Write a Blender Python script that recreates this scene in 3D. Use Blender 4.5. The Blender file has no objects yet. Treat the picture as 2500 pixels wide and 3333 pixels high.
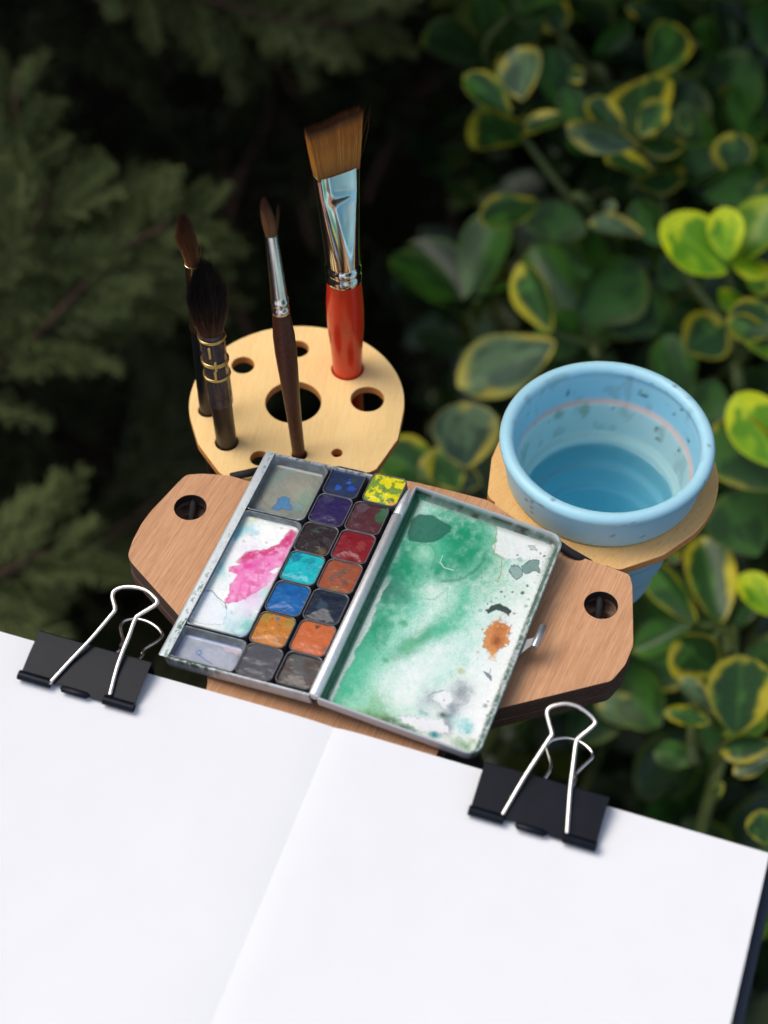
import bpy, bmesh, math, random
import numpy as np
from mathutils import Vector, Matrix, Quaternion

# ---------------------------------------------------------------- camera, sky, sun, exposure
R = math.radians
random.seed(7)
BASE = 950.0                      # height of the easel board above the ground, mm
FPX, PITCH, CAMH = 6000.0, R(51.1057), 518.07   # focal length in photo pixels, tilt, height over the board datum
sc = bpy.context.scene
cam_data = bpy.data.cameras.new('camera'); cam = bpy.data.objects.new('camera', cam_data)
sc.collection.objects.link(cam); sc.camera = cam
cam_data.sensor_width = 36; cam_data.sensor_fit = 'AUTO'; cam_data.lens = FPX / 3333 * 36
cam.location = (0, 0, (CAMH + BASE) / 1000); cam.rotation_euler = (R(90) - PITCH, 0, 0)
cam_data.clip_start = 0.02; cam_data.clip_end = 200
cam_data.dof.use_dof = True; cam_data.dof.focus_distance = 0.655; cam_data.dof.aperture_fstop = 7.0
cam_data.dof.aperture_blades = 0

SUN_EL, SUN_AZ = R(58), R(290)    # azimuth clockwise from +Y
world = bpy.data.worlds.new('World'); sc.world = world; world.use_nodes = True
wn = world.node_tree; bg = wn.nodes['Background']
sky = wn.nodes.new('ShaderNodeTexSky'); sky.sky_type = 'NISHITA'; sky.sun_disc = False
sky.sun_elevation = SUN_EL; sky.sun_rotation = SUN_AZ
sky.air_density = 1.0; sky.dust_density = 3.0; sky.ozone_density = 1.0
hs = wn.nodes.new('ShaderNodeHueSaturation'); hs.inputs['Saturation'].default_value = .72
wn.links.new(sky.outputs[0], hs.inputs['Color']); wn.links.new(hs.outputs[0], bg.inputs[0]); bg.inputs[1].default_value = 0.115
sun_data = bpy.data.lights.new('sun', 'SUN'); sun = bpy.data.objects.new('sun', sun_data); sc.collection.objects.link(sun)
sun_data.energy = 1.25; sun_data.angle = R(45); sun_data.color = (1.0, 0.93, 0.82)
sd = Vector((math.sin(SUN_AZ) * math.cos(SUN_EL), math.cos(SUN_AZ) * math.cos(SUN_EL), math.sin(SUN_EL)))
sun.rotation_euler = sd.to_track_quat('Z', 'Y').to_euler(); sun.location = (0, 0, 5)
sc.view_settings.view_transform = 'Standard'; sc.view_settings.look = 'None'
sc.view_settings.exposure = 0.74; sc.view_settings.gamma = 1.0; sc.view_settings.use_curve_mapping = False
try:
    sc.cycles.max_bounces = 8; sc.cycles.transparent_max_bounces = 8; sc.cycles.caustics_reflective = False
    sc.cycles.use_denoising = True
except Exception:
    pass

# ---------------------------------------------------------------- geometry helpers (everything in millimetres)
CAM = np.array([0, 0, CAMH]); CF = np.array([0, math.cos(PITCH), -math.sin(PITCH)]); CU = np.array([0, math.sin(PITCH), math.cos(PITCH)])
def ray(px, py):
    d = CF + (px - 1250) / FPX * np.array([1., 0, 0]) - (py - 1666.5) / FPX * CU
    return d / np.linalg.norm(d)
def at(px, py, z): d = ray(px, py); return CAM + d * (z - CAM[2]) / d[2]       # a photo pixel -> point on a level plane
def atY(px, py, Y): d = ray(px, py); return CAM + d * Y / d[1]                 # ... on an upright plane
def atD(px, py, dist): return CAM + ray(px, py) * dist                         # ... at a distance
def proj(P):
    d = P - CAM; w = d @ CF
    return 1250 + FPX * d[..., 0] / w, 1666.5 - FPX * (d @ CU) / w

def lin(r, g, b, k=1.09):
    f = lambda c: (c / 255 / 12.92 if c <= 10 else ((c / 255 + .055) / 1.055) ** 2.4)
    return np.array([f(r), f(g), f(b)]) / k

WO = {}
def org(parent): return WO.get(parent.name, np.zeros(3)) if parent is not None else None
def tag(o, label=None, cat=None, group=None, kind=None):
    if label: o['label'] = label
    if cat: o['category'] = cat
    if group: o['group'] = group
    if kind: o['kind'] = kind
    return o
def thing(name, base, label, cat, group=None):
    o = bpy.data.objects.new(name, None); sc.collection.objects.link(o)
    o.location = ((base[0]) / 1000, base[1] / 1000, (base[2] + BASE) / 1000); o.empty_display_size = 0.01
    WO[o.name] = np.array(base, float); return tag(o, label, cat, group)
def link_mesh(name, me, parent=None, base=None):
    o = bpy.data.objects.new(name, me); sc.collection.objects.link(o)
    if parent is not None: o.parent = parent; WO[o.name] = WO[parent.name]
    else:
        b = np.array(base if base is not None else (0, 0, 0), float)
        o.location = (b[0] / 1000, b[1] / 1000, (b[2] + BASE) / 1000); WO[o.name] = b
    return o
class MB:
    def __init__(s): s.v = []; s.f = []; s.mi = []; s.c = None
    def add(s, vs, fs, mi=0):
        n = len(s.v); s.v.extend([tuple(p) for p in vs]); s.f.extend([tuple(i + n for i in f) for f in fs]); s.mi.extend([mi] * len(fs)); return s
    def build(s, name, mats, parent=None, base=None, smooth=True, angle=40, cols=None):
        O = WO[parent.name] if parent is not None else np.array(base if base is not None else (0, 0, 0), float)
        V = (np.array(s.v) - O) / 1000
        me = bpy.data.meshes.new(name); me.from_pydata(V.tolist(), [], s.f)
        if not isinstance(mats, (list, tuple)): mats = [mats]
        for m in mats: me.materials.append(m)
        if len(mats) > 1: me.polygons.foreach_set('material_index', s.mi)
        if smooth:
            me.polygons.foreach_set('use_smooth', [True] * len(me.polygons))
            if angle < 180: me.set_sharp_from_angle(angle=R(angle))
        if cols is not None:
            a = me.color_attributes.new('Col', 'FLOAT_COLOR', 'POINT')
            cc = np.ones((len(V), 4), np.float32); cc[:, :3] = cols; a.data.foreach_set('color', cc.ravel())
        me.update(); return link_mesh(name, me, parent, O)
class Frame:
    def __init__(s, O, u, v, n): s.O = np.array(O, float); s.u = np.array(u, float); s.v = np.array(v, float); s.n = np.array(n, float)
    def P(s, a, b, c=0.0): return s.O + s.u * a + s.v * b + s.n * c
    def A(s, a, b, c): return s.O + np.multiply.outer(a, s.u) + np.multiply.outer(b, s.v) + np.multiply.outer(c, s.n)
LEVEL = Frame((0, 0, 0), (1, 0, 0), (0, 1, 0), (0, 0, 1))
def rrpath(u0, v0, u1, v1, r, n=6):
    if not isinstance(r, (list, tuple)): r = [r] * 4     # corner radii: (u0,v0),(u1,v0),(u1,v1),(u0,v1)
    out = []
    for (cx, cy, a0, rr) in ((u0 + r[0], v0 + r[0], 180, r[0]), (u1 - r[1], v0 + r[1], 270, r[1]), (u1 - r[2], v1 - r[2], 0, r[2]), (u0 + r[3], v1 - r[3], 90, r[3])):
        for k in range(n + 1):
            a = R(a0 + 90 * k / n); out.append((cx + rr * math.cos(a), cy + rr * math.sin(a)))
    return out
def loft(mb, rings, closed=True, cap0=False, cap1=False, mi=0):
    n = len(rings[0]); vs = [p for r in rings for p in r]; fs = []
    for i in range(len(rings) - 1):
        for j in range(n if closed else n - 1):
            k = (j + 1) % n; fs.append((i * n + j, i * n + k, (i + 1) * n + k, (i + 1) * n + j))
    if cap0: fs.append(tuple(range(n))[::-1])
    if cap1: fs.append(tuple((len(rings) - 1) * n + j for j in range(n)))
    return mb.add(vs, fs, mi)
def rrloft(mb, fr, levels, cap0=False, cap1=False, n=6):
    """levels: (u0,v0,u1,v1,radius,height)"""
    return loft(mb, [[fr.P(a, b, L[5]) for a, b in rrpath(*L[:5], n=n)] for L in levels], True, cap0, cap1)
def tube(mb, pts, rad, n=10, caps=True, mi=0):
    pts = [np.array(p, float) for p in pts]; m = len(pts)
    if not hasattr(rad, '__len__'): rad = [rad] * m
    T = [pts[min(i + 1, m - 1)] - pts[max(i - 1, 0)] for i in range(m)]; T = [t / (np.linalg.norm(t) + 1e-9) for t in T]
    a = np.array([0, 0, 1.]) if abs(T[0][2]) < .9 else np.array([1., 0, 0]); N = np.cross(T[0], a); N /= np.linalg.norm(N)
    rings = []
    for i in range(m):
        N = N - T[i] * (N @ T[i]); N /= np.linalg.norm(N); B = np.cross(T[i], N)
        rings.append([pts[i] + rad[i] * (N * math.cos(2 * math.pi * k / n) + B * math.sin(2 * math.pi * k / n)) for k in range(n)])
    return loft(mb, rings, True, caps, caps, mi)
def lathe(mb, B, axis, prof, n=32, cap0=False, cap1=False, mi=0, xdir=(1, 0, 0), ell=None):
    """prof: (height, radius); ell(height) -> (kx, ky, radius) for flattened sections"""
    ax = np.array(axis, float); ax /= np.linalg.norm(ax); X = np.array(xdir, float); X -= ax * (X @ ax); X /= np.linalg.norm(X); Y = np.cross(ax, X)
    rings = []
    for p in prof:
        h, r = p[0], p[1]; kx, ky = (p[2], p[3]) if len(p) > 3 else (1, 1)
        rings.append([np.array(B) + ax * h + X * r * kx * math.cos(2 * math.pi * k / n) + Y * r * ky * math.sin(2 * math.pi * k / n) for k in range(n)])
    return loft(mb, rings, True, cap0, cap1, mi)
def sweep(mb, fr, path, sec, closed=False, caps=True):
    """path: 2d points counter-clockwise, sec: (inward offset, height)"""
    P = np.array(path, float); m = len(P); rings = []
    for i in range(m):
        a = P[(i - 1) % m] if (closed or i > 0) else P[i]; b = P[(i + 1) % m] if (closed or i < m - 1) else P[i]
        t = b - a; t /= np.linalg.norm(t) + 1e-9; nn = np.array([-t[1], t[0]])
        rings.append([fr.P(*(P[i] + nn * o), h) for o, h in sec])
    if closed: rings.append(rings[0])
    k = len(sec)
    loft(mb, rings, True)
    if not closed and caps:
        mb.add(rings[0], [tuple(range(k))]); mb.add(rings[-1], [tuple(range(k))[::-1]])
    return mb
def smooth_poly(pts, r, n=5):
    """rounds the corners of a polygon"""
    P = [np.array(p, float) for p in pts]; m = len(P); out = []
    for i in range(m):
        rr = r[i] if isinstance(r, (list, tuple)) else r
        a, b, c = P[i - 1], P[i], P[(i + 1) % m]
        d1 = (a - b) / np.linalg.norm(a - b); d2 = (c - b) / np.linalg.norm(c - b); q = min(rr, .45 * np.linalg.norm(a - b), .45 * np.linalg.norm(c - b))
        if q < .05: out.append(b); continue
        for k in range(n + 1):
            t = k / n; out.append((1 - t) ** 2 * (b + d1 * q) + 2 * t * (1 - t) * b + t * t * (b + d2 * q))
    return out
def circle2(cx, cy, r, n=48): return [(cx + r * math.cos(2 * math.pi * k / n), cy + r * math.sin(2 * math.pi * k / n)) for k in range(n)]
def slab(name, outline, holes, ztop, thick, mats, parent, bevel=0.25, hole_mat=None):
    """flat board with real holes and softened edges; material 0 on top and bottom, 1 on the cut edge"""
    O = WO[parent.name]; cu = bpy.data.curves.new(name + '_c', 'CURVE'); cu.dimensions = '2D'; cu.fill_mode = 'BOTH'
    for ring in [outline] + holes:
        s = cu.splines.new('POLY'); s.points.add(len(ring) - 1)
        for i, p in enumerate(ring): s.points[i].co = ((p[0] - O[0]), (p[1] - O[1]), 0, 1)
        s.use_cyclic_u = True
    cu.extrude = thick / 2 - bevel; cu.bevel_depth = bevel; cu.bevel_resolution = 1; cu.offset = -bevel
    tmp = bpy.data.objects.new('tmp', cu); sc.collection.objects.link(tmp)
    dg = bpy.context.evaluated_depsgraph_get(); me = bpy.data.meshes.new_from_object(tmp.evaluated_get(dg))
    bpy.data.objects.remove(tmp); bpy.data.curves.remove(cu)
    me.name = name; n = len(me.vertices); co = np.empty(n * 3); me.vertices.foreach_get('co', co); co = co.reshape(-1, 3)
    co[:, 2] += ztop - thick / 2 - O[2]; me.vertices.foreach_set('co', (co / 1000).ravel())
    me.materials.clear()
    for m in mats: me.materials.append(m)
    for p in me.polygons:
        p.material_index = 0 if abs(p.normal.z) > .9 else 1; p.use_smooth = False
        if len(mats) > 2 and p.material_index == 1:
            c = p.center * 1000; 
            for hh in holes:
                hc = np.mean(hh, 0); rr = np.linalg.norm(np.array(hh[0]) - hc)
                if math.hypot(c.x + O[0] - hc[0], c.y + O[1] - hc[1]) < rr + .8: p.material_index = 2
    return link_mesh(name, me, parent)

# value noise for painting pigments onto meshes
def _h(i, j, s):
    n = (i * 374761393 + j * 668265263 + s * 1274126177) & 0x7fffffff
    n = ((n ^ (n >> 13)) * 1274126177) & 0x7fffffff
    return ((n ^ (n >> 16)) & 0xffff) / 65535.0
def vnoise(x, y, s=0):
    xi = np.floor(x).astype(np.int64); yi = np.floor(y).astype(np.int64); fx = x - xi; fy = y - yi
    fx = fx * fx * (3 - 2 * fx); fy = fy * fy * (3 - 2 * fy)
    a = _h(xi, yi, s); b = _h(xi + 1, yi, s); c = _h(xi, yi + 1, s); d = _h(xi + 1, yi + 1, s)
    return (a * (1 - fx) + b * fx) * (1 - fy) + (c * (1 - fx) + d * fx) * fy
def fbm(x, y, s=0, o=4):
    v = 0; a = .5; t = 0
    for k in range(o): v = v + a * vnoise(x, y, s + k * 17); t += a; a *= .5; x = x * 2.03 + 5.1; y = y * 2.03 + 1.7
    return v / t
def ss(a, b, x): t = np.clip((x - a) / (b - a), 0, 1); return t * t * (3 - 2 * t)
def sdpoly(px, py, poly):
    P = np.array(poly, float); d = np.full(px.shape, 1e18); ins = np.zeros(px.shape, bool)
    for i in range(len(P)):
        a, b = P[i - 1], P[i]; ex, ey = b - a; wx = px - a[0]; wy = py - a[1]
        t = np.clip((wx * ex + wy * ey) / (ex * ex + ey * ey + 1e-9), 0, 1)
        d = np.minimum(d, (wx - ex * t) ** 2 + (wy - ey * t) ** 2)
        ins ^= ((a[1] > py) != (b[1] > py)) & (px < (b[0] - a[0]) * (py - a[1]) / (b[1] - a[1] + 1e-9) + a[0])
    d = np.sqrt(d); return np.where(ins, -d, d)
class Paint:
    """pigment on a surface: colours per vertex in photo-plane coordinates of that surface"""
    def __init__(s, px, py, base, seed=0):
        s.x, s.y, s.c, s.seed = px, py, np.tile(np.array(base, float), (len(px), 1)), seed
    def mix(s, a, col): a = np.clip(a, 0, 1)[:, None]; s.c = s.c * (1 - a) + np.array(col) * a
    def mul(s, a, col): a = np.clip(a, 0, 1)[:, None]; s.c = s.c * (1 - a + a * np.array(col))
    def warp(s, amp, size, k=0):
        return (s.x + amp * 2 * (fbm(s.x / size, s.y / size, s.seed + k) - .5), s.y + amp * 2 * (fbm(s.x / size + 9, s.y / size + 4, s.seed + k + 50) - .5))
    def poly(s, pts, col, alpha=1, soft=3, amp=6, size=18, ring=0, ringcol=None, ringw=3, k=0):
        x, y = s.warp(amp, size, k); d = sdpoly(x, y, pts)
        a = ss(soft, -soft, d) * alpha; s.mix(a, col)
        if ring: s.mix(np.exp(-(d / ringw) ** 2) * ring, ringcol if ringcol is not None else np.array(col) * .45)
    def splat(s, cx, cy, rx, ry, ang, col, alpha=1, amp=12, size=45, k=0, p=2):
        x, y = s.warp(amp, size, k); a = R(ang); dx, dy = x - cx, y - cy
        u = dx * math.cos(a) + dy * math.sin(a); v = -dx * math.sin(a) + dy * math.cos(a)
        g = np.exp(-((u / rx) ** 2 + (v / ry) ** 2) ** (p / 2)) * alpha
        if rx > 14: m = fbm(s.x / 19 + k, s.y / 19, s.seed + 7, 5); g = g * np.clip(.35 + 1.5 * m, 0, 1.4) + .25 * np.exp(-((g - .28) / .05) ** 2) * (m > .5) * alpha
        s.mix(g, col)
    def line(s, pts, w, col, alpha=1, amp=4, size=14, k=0):
        x, y = s.warp(amp, size, k); d = np.full(x.shape, 1e9)
        for i in range(len(pts) - 1):
            a = np.array(pts[i], float); b = np.array(pts[i + 1], float); e = b - a
            t = np.clip(((x - a[0]) * e[0] + (y - a[1]) * e[1]) / (e @ e + 1e-9), 0, 1)
            d = np.minimum(d, np.hypot(x - a[0] - e[0] * t, y - a[1] - e[1] * t))
        s.mix(np.exp(-(d / w) ** 2) * alpha, col)
    def grain(s, amt, size, k=0):
        n = fbm(s.x / size, s.y / size, s.seed + 80 + k, 3)[:, None]; s.c = s.c * (1 + amt * (n - .5) * 2)
def rrgrid(fr, u0, v0, u1, v1, rad, nu, nv, hf):
    """grid filling a rounded rectangle; returns MB and arrays"""
    a = np.linspace(-1, 1, nu); b = np.linspace(-1, 1, nv); A, B = np.meshgrid(a, b); A = A.ravel(); B = B.ravel()
    hu, hv = (u1 - u0) / 2, (v1 - v0) / 2; X = A * hu; Y = B * hv
    # pull the square corners onto the rounded ones
    cx, cy = hu - rad, hv - rad
    qx, qy = np.abs(X) - cx, np.abs(Y) - cy; m = (qx > 0) & (qy > 0)
    mx = np.maximum(qx, qy); rr = np.hypot(qx, qy) + 1e-9; k = np.where(m, mx / rr, 1)
    X = np.where(m, np.sign(X) * (cx + qx * k), X); Y = np.where(m, np.sign(Y) * (cy + qy * k), Y)
    U = X + (u0 + u1) / 2; V = Y + (v0 + v1) / 2
    edge = np.minimum(hu - np.abs(A * hu), hv - np.abs(B * hv))
    H = hf(U, V, edge); P = fr.A(U, V, H)
    mb = MB(); mb.v = [tuple(p) for p in P]
    mb.f = [(j * nu + i, j * nu + i + 1, (j + 1) * nu + i + 1, (j + 1) * nu + i) for j in range(nv - 1) for i in range(nu - 1)]; mb.mi = [0] * len(mb.f)
    return mb, U, V, P, edge

# ---------------------------------------------------------------- materials
def newmat(name):
    m = bpy.data.materials.new(name); m.use_nodes = True; nt = m.node_tree; return m, nt, nt.nodes['Principled BSDF']
def N(nt, t, **kw):
    n = nt.nodes.new(t)
    for k, v in kw.items():
        if k in n.inputs: n.inputs[k].default_value = v
        else: setattr(n, k, v)
    return n
def coords(nt, scale=(1, 1, 1), rz=0.0):
    tc = N(nt, 'ShaderNodeTexCoord'); mp = N(nt, 'ShaderNodeMapping'); nt.links.new(tc.outputs['Object'], mp.inputs['Vector'])
    mp.vector_type = 'POINT'
    m0 = N(nt, 'ShaderNodeMapping'); m0.inputs['Rotation'].default_value = (0, 0, rz); m0.inputs['Scale'].default_value = (1000, 1000, 1000)
    nt.links.new(tc.outputs['Object'], m0.inputs['Vector']); nt.links.new(m0.outputs[0], mp.inputs['Vector']); mp.inputs['Scale'].default_value = scale
    return mp.outputs[0]
def ramp(nt, src, stops):
    r = N(nt, 'ShaderNodeValToRGB'); el = r.color_ramp.elements
    while len(el) > 1: el.remove(el[-1])
    el[0].position = stops[0][0]; el[0].color = (*stops[0][1], 1)
    for p, c in stops[1:]: e = el.new(p); e.color = (*c, 1)
    nt.links.new(src, r.inputs[0]); return r.outputs[0]
def noise(nt, vec, scale, detail=4, rough=.55):
    n = N(nt, 'ShaderNodeTexNoise'); n.inputs['Scale'].default_value = scale; n.inputs['Detail'].default_value = detail; n.inputs['Roughness'].default_value = rough
    nt.links.new(vec, n.inputs['Vector']); return n.outputs['Fac']
def mixc(nt, fac, a, b, mode='MIX'):
    m = N(nt, 'ShaderNodeMix'); m.data_type = 'RGBA'; m.blend_type = mode
    for i, v in ((0, fac), (6, a), (7, b)):
        if hasattr(v, 'is_linked') or hasattr(v, 'links'): nt.links.new(v, m.inputs[i])
        elif i == 0: m.inputs[0].default_value = v
        else: m.inputs[i].default_value = (*v, 1)
    return m.outputs[2]
def bump(nt, bs, h, strength=.3, dist=.0002):
    b = N(nt, 'ShaderNodeBump'); b.inputs['Strength'].default_value = strength; b.inputs['Distance'].default_value = dist
    nt.links.new(h, b.inputs['Height']); nt.links.new(b.outputs[0], bs.inputs['Normal'])
def simple(name, col, rough=.5, metal=0.0, var=.12, vscale=.6, bmp=0.0, bscale=2.0, coat=0.0, spec=.5, sss=0.0, bdist=.0001):
    m, nt, bs = newmat(name); v = coords(nt); f = noise(nt, v, vscale)
    c0 = [max(0, c * (1 - var)) for c in col]; c1 = [min(1, c * (1 + var)) for c in col]
    nt.links.new(ramp(nt, f, [(.3, c0), (.7, c1)]), bs.inputs['Base Color'])
    bs.inputs['Roughness'].default_value = rough; bs.inputs['Metallic'].default_value = metal
    bs.inputs['Coat Weight'].default_value = coat; bs.inputs['Specular IOR Level'].default_value = spec
    if sss: bs.inputs['Subsurface Weight'].default_value = sss; bs.inputs['Subsurface Radius'].default_value = (.004, .006, .008); bs.inputs['Subsurface Scale'].default_value = 1
    if bmp: bump(nt, bs, noise(nt, v, bscale, 3), bmp, bdist)
    return m
def painted(name, rough=.35, metal=0.0, bmp=.25, bscale=1.2, coat=0.0, spec=.5, roughvar=0.0, bdist=.0001):
    m, nt, bs = newmat(name); a = N(nt, 'ShaderNodeAttribute'); a.attribute_name = 'Col'; v = coords(nt)
    f = noise(nt, v, 5.0, 3); nt.links.new(mixc(nt, .15, a.outputs['Color'], ramp(nt, f, [(.3, (.9,) * 3), (.7, (1.05,) * 3)]), 'MULTIPLY'), bs.inputs['Base Color'])
    bs.inputs['Roughness'].default_value = rough; bs.inputs['Metallic'].default_value = metal; bs.inputs['Coat Weight'].default_value = coat; bs.inputs['Coat Roughness'].default_value = .12; bs.inputs['Specular IOR Level'].default_value = spec
    if roughvar: 
        r = N(nt, 'ShaderNodeMapRange'); r.inputs['To Min'].default_value = max(.05, rough - roughvar); r.inputs['To Max'].default_value = rough + roughvar
        nt.links.new(noise(nt, v, .5, 3), r.inputs['Value']); nt.links.new(r.outputs[0], bs.inputs['Roughness'])
    if bmp: bump(nt, bs, noise(nt, v, bscale, 4), bmp, bdist)
    return m
def woodmat(name, c_lo, c_hi, pore, rz, pores=.55, rough=.6, stretch=.035, freq=1.0, fleck=0.0):
    m, nt, bs = newmat(name); v = coords(nt, (freq, freq * stretch, freq), rz)
    f = noise(nt, v, .9, 5, .6); g = noise(nt, v, 3.2, 2, .5); big = noise(nt, coords(nt, (1, .25, 1), rz), .06, 3)
    col = ramp(nt, f, [(.3, c_lo), (.7, c_hi)])
    col = mixc(nt, ramp(nt, g, [(.56, (0,) * 3), (.68, (pores,) * 3)]), col, pore)
    col = mixc(nt, .6, col, ramp(nt, big, [(.3, (.82, .8, .78)), (.7, (1.06, 1.06, 1.06))]), 'MULTIPLY')
    if fleck:
        fl = noise(nt, coords(nt, (1, .3, 1), rz), 2.4, 1); col = mixc(nt, ramp(nt, fl, [(.64, (0,) * 3), (.72, (fleck,) * 3)]), col, pore)
    nt.links.new(col, bs.inputs['Base Color']); bs.inputs['Roughness'].default_value = rough; bs.inputs['Specular IOR Level'].default_value = .3
    bump(nt, bs, g, .35, .00012); return m
def edgemat(name, dark, line):
    m, nt, bs = newmat(name); v = coords(nt, (.12, .12, 6)); f = noise(nt, v, 1.0, 3)
    v2 = coords(nt, (1, 1, 1)); g = noise(nt, v2, 1.5, 4)
    c = mixc(nt, ramp(nt, g, [(.45, (0,) * 3), (.75, (.4,) * 3)]), dark, line); c = mixc(nt, ramp(nt, f, [(.58, (0,) * 3), (.68, (.6,) * 3)]), c, line)
    nt.links.new(c, bs.inputs['Base Color']); bs.inputs['Roughness'].default_value = .75; bump(nt, bs, g, .4, .0002); return m

M = {}
GR = R(24)      # grain runs along the palette
M['board'] = woodmat('walnut_veneer', lin(192, 138, 100), lin(224, 174, 132), lin(126, 80, 52), GR, .38, .6, .03, 2.0)
M['board_edge'] = edgemat('charred_ply_edge', lin(84, 62, 52), lin(150, 118, 96))
M['board_hole'] = simple('charred_hole', lin(30, 24, 22), .7)
M['board_low'] = woodmat('pale_veneer', lin(150, 120, 100), lin(190, 155, 130), lin(100, 70, 55), GR, .4)
M['plate'] = woodmat('beech_plate', lin(252, 208, 138, .98), lin(255, 222, 156, .98), lin(215, 158, 88), R(8), .12, .6, .06, 1.6, .2)
M['plate_edge'] = simple('beech_edge', lin(228, 150, 78), .6, var=.1, vscale=.8)
M['plate2'] = woodmat('beech_plate_cup', lin(252, 194, 122), lin(255, 208, 140), lin(200, 128, 66), R(40), .3, .55, .06, 1.3, .4)
M['plate2_edge'] = simple('beech_edge_cup', lin(235, 160, 95), .6, var=.1, vscale=.8)
M['page'] = simple('page_paper', (.75, .76, .785), .85, var=.012, vscale=.05, bmp=.18, bscale=2.2, spec=.2)
M['cover'] = simple('navy_cover', lin(26, 36, 54), .55, var=.15)
M['clip'] = simple('black_lacquer', (.004, .006, .012), .38, var=.25, vscale=.15, bmp=.08, bscale=.2, spec=.11, coat=.03)
M['wire'] = simple('nickel_wire', (.78, .73, .68), .2, 1.0, var=.05)
M['tin'] = simple('tin_metal', (.50, .52, .55), .34, .85, var=.12, vscale=.25, bmp=.1, bscale=1)
M['tin_dark'] = simple('stained_tray_floor', lin(62, 62, 72), .5, .3, var=.2, vscale=.8, bmp=.2)
M['pan_metal'] = simple('pan_metal', (.11, .11, .12), .45, .4, var=.25, vscale=.6, bmp=.15)
M['paint_tin'] = painted('stained_tin', .36, .4, .2, .8, roughvar=.12)
M['enamel'] = painted('stained_enamel', .32, 0, .2, .4, coat=.2, roughvar=.12, bdist=.00012)
M['wet_paint'] = painted('pan_paint', .45, 0, .12, .16, coat=.5, spec=.2, roughvar=.1, bdist=.00015)
M['hinge'] = simple('hinge_tube', (.80, .82, .84), .48, .75, var=.08)
M['well'] = simple('mixing_pan_metal', (.20, .225, .24), .42, .5, var=.3, vscale=.4, bmp=.1)
M['cord'] = simple('black_elastic', (.012, .012, .014), .8, var=.4, vscale=2, bmp=.8, bscale=1.2, bdist=.0004)
M['red'] = simple('red_lacquer', (.70, .028, .008), .3, var=.10, vscale=.12, coat=.35)
M['chrome'] = simple('chromed_ferrule', (.80, .80, .80), .09, 1.0, var=.04, vscale=.1, bmp=.03, bscale=.15)
M['alu'] = simple('aluminium_ferrule', (.82, .80, .80), .2, 1.0, var=.05, vscale=.2)
M['gold'] = simple('gold_wire', (.72, .50, .16), .28, 1.0, var=.1)
M['goldf'] = simple('pale_gold_ferrule', (.75, .58, .34), .25, 1.0, var=.08)
M['darkwood'] = woodmat('dark_brown_handle', (.045, .014, .008), (.11, .032, .018), (.02, .007, .004), 0, .5, .35, .05, 1.2)
M['sepia'] = simple('dark_brown_lacquer', (.028, .016, .012), .38, var=.3, vscale=.12)
M['ebony'] = simple('black_handle', (.008, .010, .011), .3, var=.3)
M['cup'] = painted('blue_silicone', .42, 0, .06, .4, coat=0)
_bs = M['cup'].node_tree.nodes['Principled BSDF']; _bs.inputs['Subsurface Weight'].default_value = .35; _bs.inputs['Subsurface Radius'].default_value = (.003, .006, .008); _bs.inputs['Subsurface Scale'].default_value = 1

def hairmat(name):
    m, nt, bs = newmat(name); a = N(nt, 'ShaderNodeAttribute'); a.attribute_name = 'Col'; nt.links.new(a.outputs['Color'], bs.inputs['Base Color'])
    bs.inputs['Roughness'].default_value = .38; bs.inputs['Specular IOR Level'].default_value = .5; return m
M['hair'] = hairmat('brush_hair')
def glassy(name, col, rough=.05, alpha=.6, gloss=1.0):
    m, nt, bs = newmat(name); nt.nodes.remove(bs); out = nt.nodes['Material Output']
    t = N(nt, 'ShaderNodeBsdfTransparent'); t.inputs[0].default_value = (*col, 1); g = N(nt, 'ShaderNodeBsdfGlossy'); g.inputs['Roughness'].default_value = rough
    fr = N(nt, 'ShaderNodeFresnel'); fr.inputs[0].default_value = 1.4; mx = N(nt, 'ShaderNodeMixShader')
    nt.links.new(fr.outputs[0], mx.inputs[0]); nt.links.new(t.outputs[0], mx.inputs[1]); nt.links.new(g.outputs[0], mx.inputs[2]); nt.links.new(mx.outputs[0], out.inputs[0]); return m
M['water'] = glassy('blue_rinse_water', (.74, .94, .985), .02)
m, nt, bs = newmat('clear_sleeve'); nt.nodes.remove(bs)
t = N(nt, 'ShaderNodeBsdfTransparent'); t.inputs[0].default_value = (.8, .78, .78, 1); g = N(nt, 'ShaderNodeBsdfPrincipled'); g.inputs['Base Color'].default_value = (.12, .10, .10, 1); g.inputs['Roughness'].default_value = .12; g.inputs['Coat Weight'].default_value = 1
mx = N(nt, 'ShaderNodeMixShader'); mx.inputs[0].default_value = .3; nt.links.new(t.outputs[0], mx.inputs[1]); nt.links.new(g.outputs[0], mx.inputs[2]); nt.links.new(mx.outputs[0], nt.nodes['Material Output'].inputs[0]); M['sleeve'] = m
# ---------------------------------------------------------------- ground
m, nt, bs = newmat('dark_soil'); v = coords(nt, (.001, .001, .001)); f = noise(nt, v, 9, 8, .7)
nt.links.new(ramp(nt, f, [(.3, (.006, .004, .003)), (.7, (.022, .015, .010))]), bs.inputs['Base Color']); bs.inputs['Roughness'].default_value = .95; bs.inputs['Specular IOR Level'].default_value = .1
bump(nt, bs, f, .6, .03); M['soil'] = m
mb = MB(); n_ = 60; g_ = np.linspace(-1, 1, n_); g_ = np.sign(g_) * (np.abs(g_) ** 2.2) * 60000
X_, Y_ = np.meshgrid(g_, g_); near = np.exp(-((X_ / 6000) ** 2 + (Y_ / 6000) ** 2))
Z_ = -BASE + 30 * (fbm(X_ / 300 + 50, Y_ / 300 + 50, 3) - .5) * near
mb.v = list(zip(X_.ravel().tolist(), (Y_.ravel() + 700).tolist(), Z_.ravel().tolist()))
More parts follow.
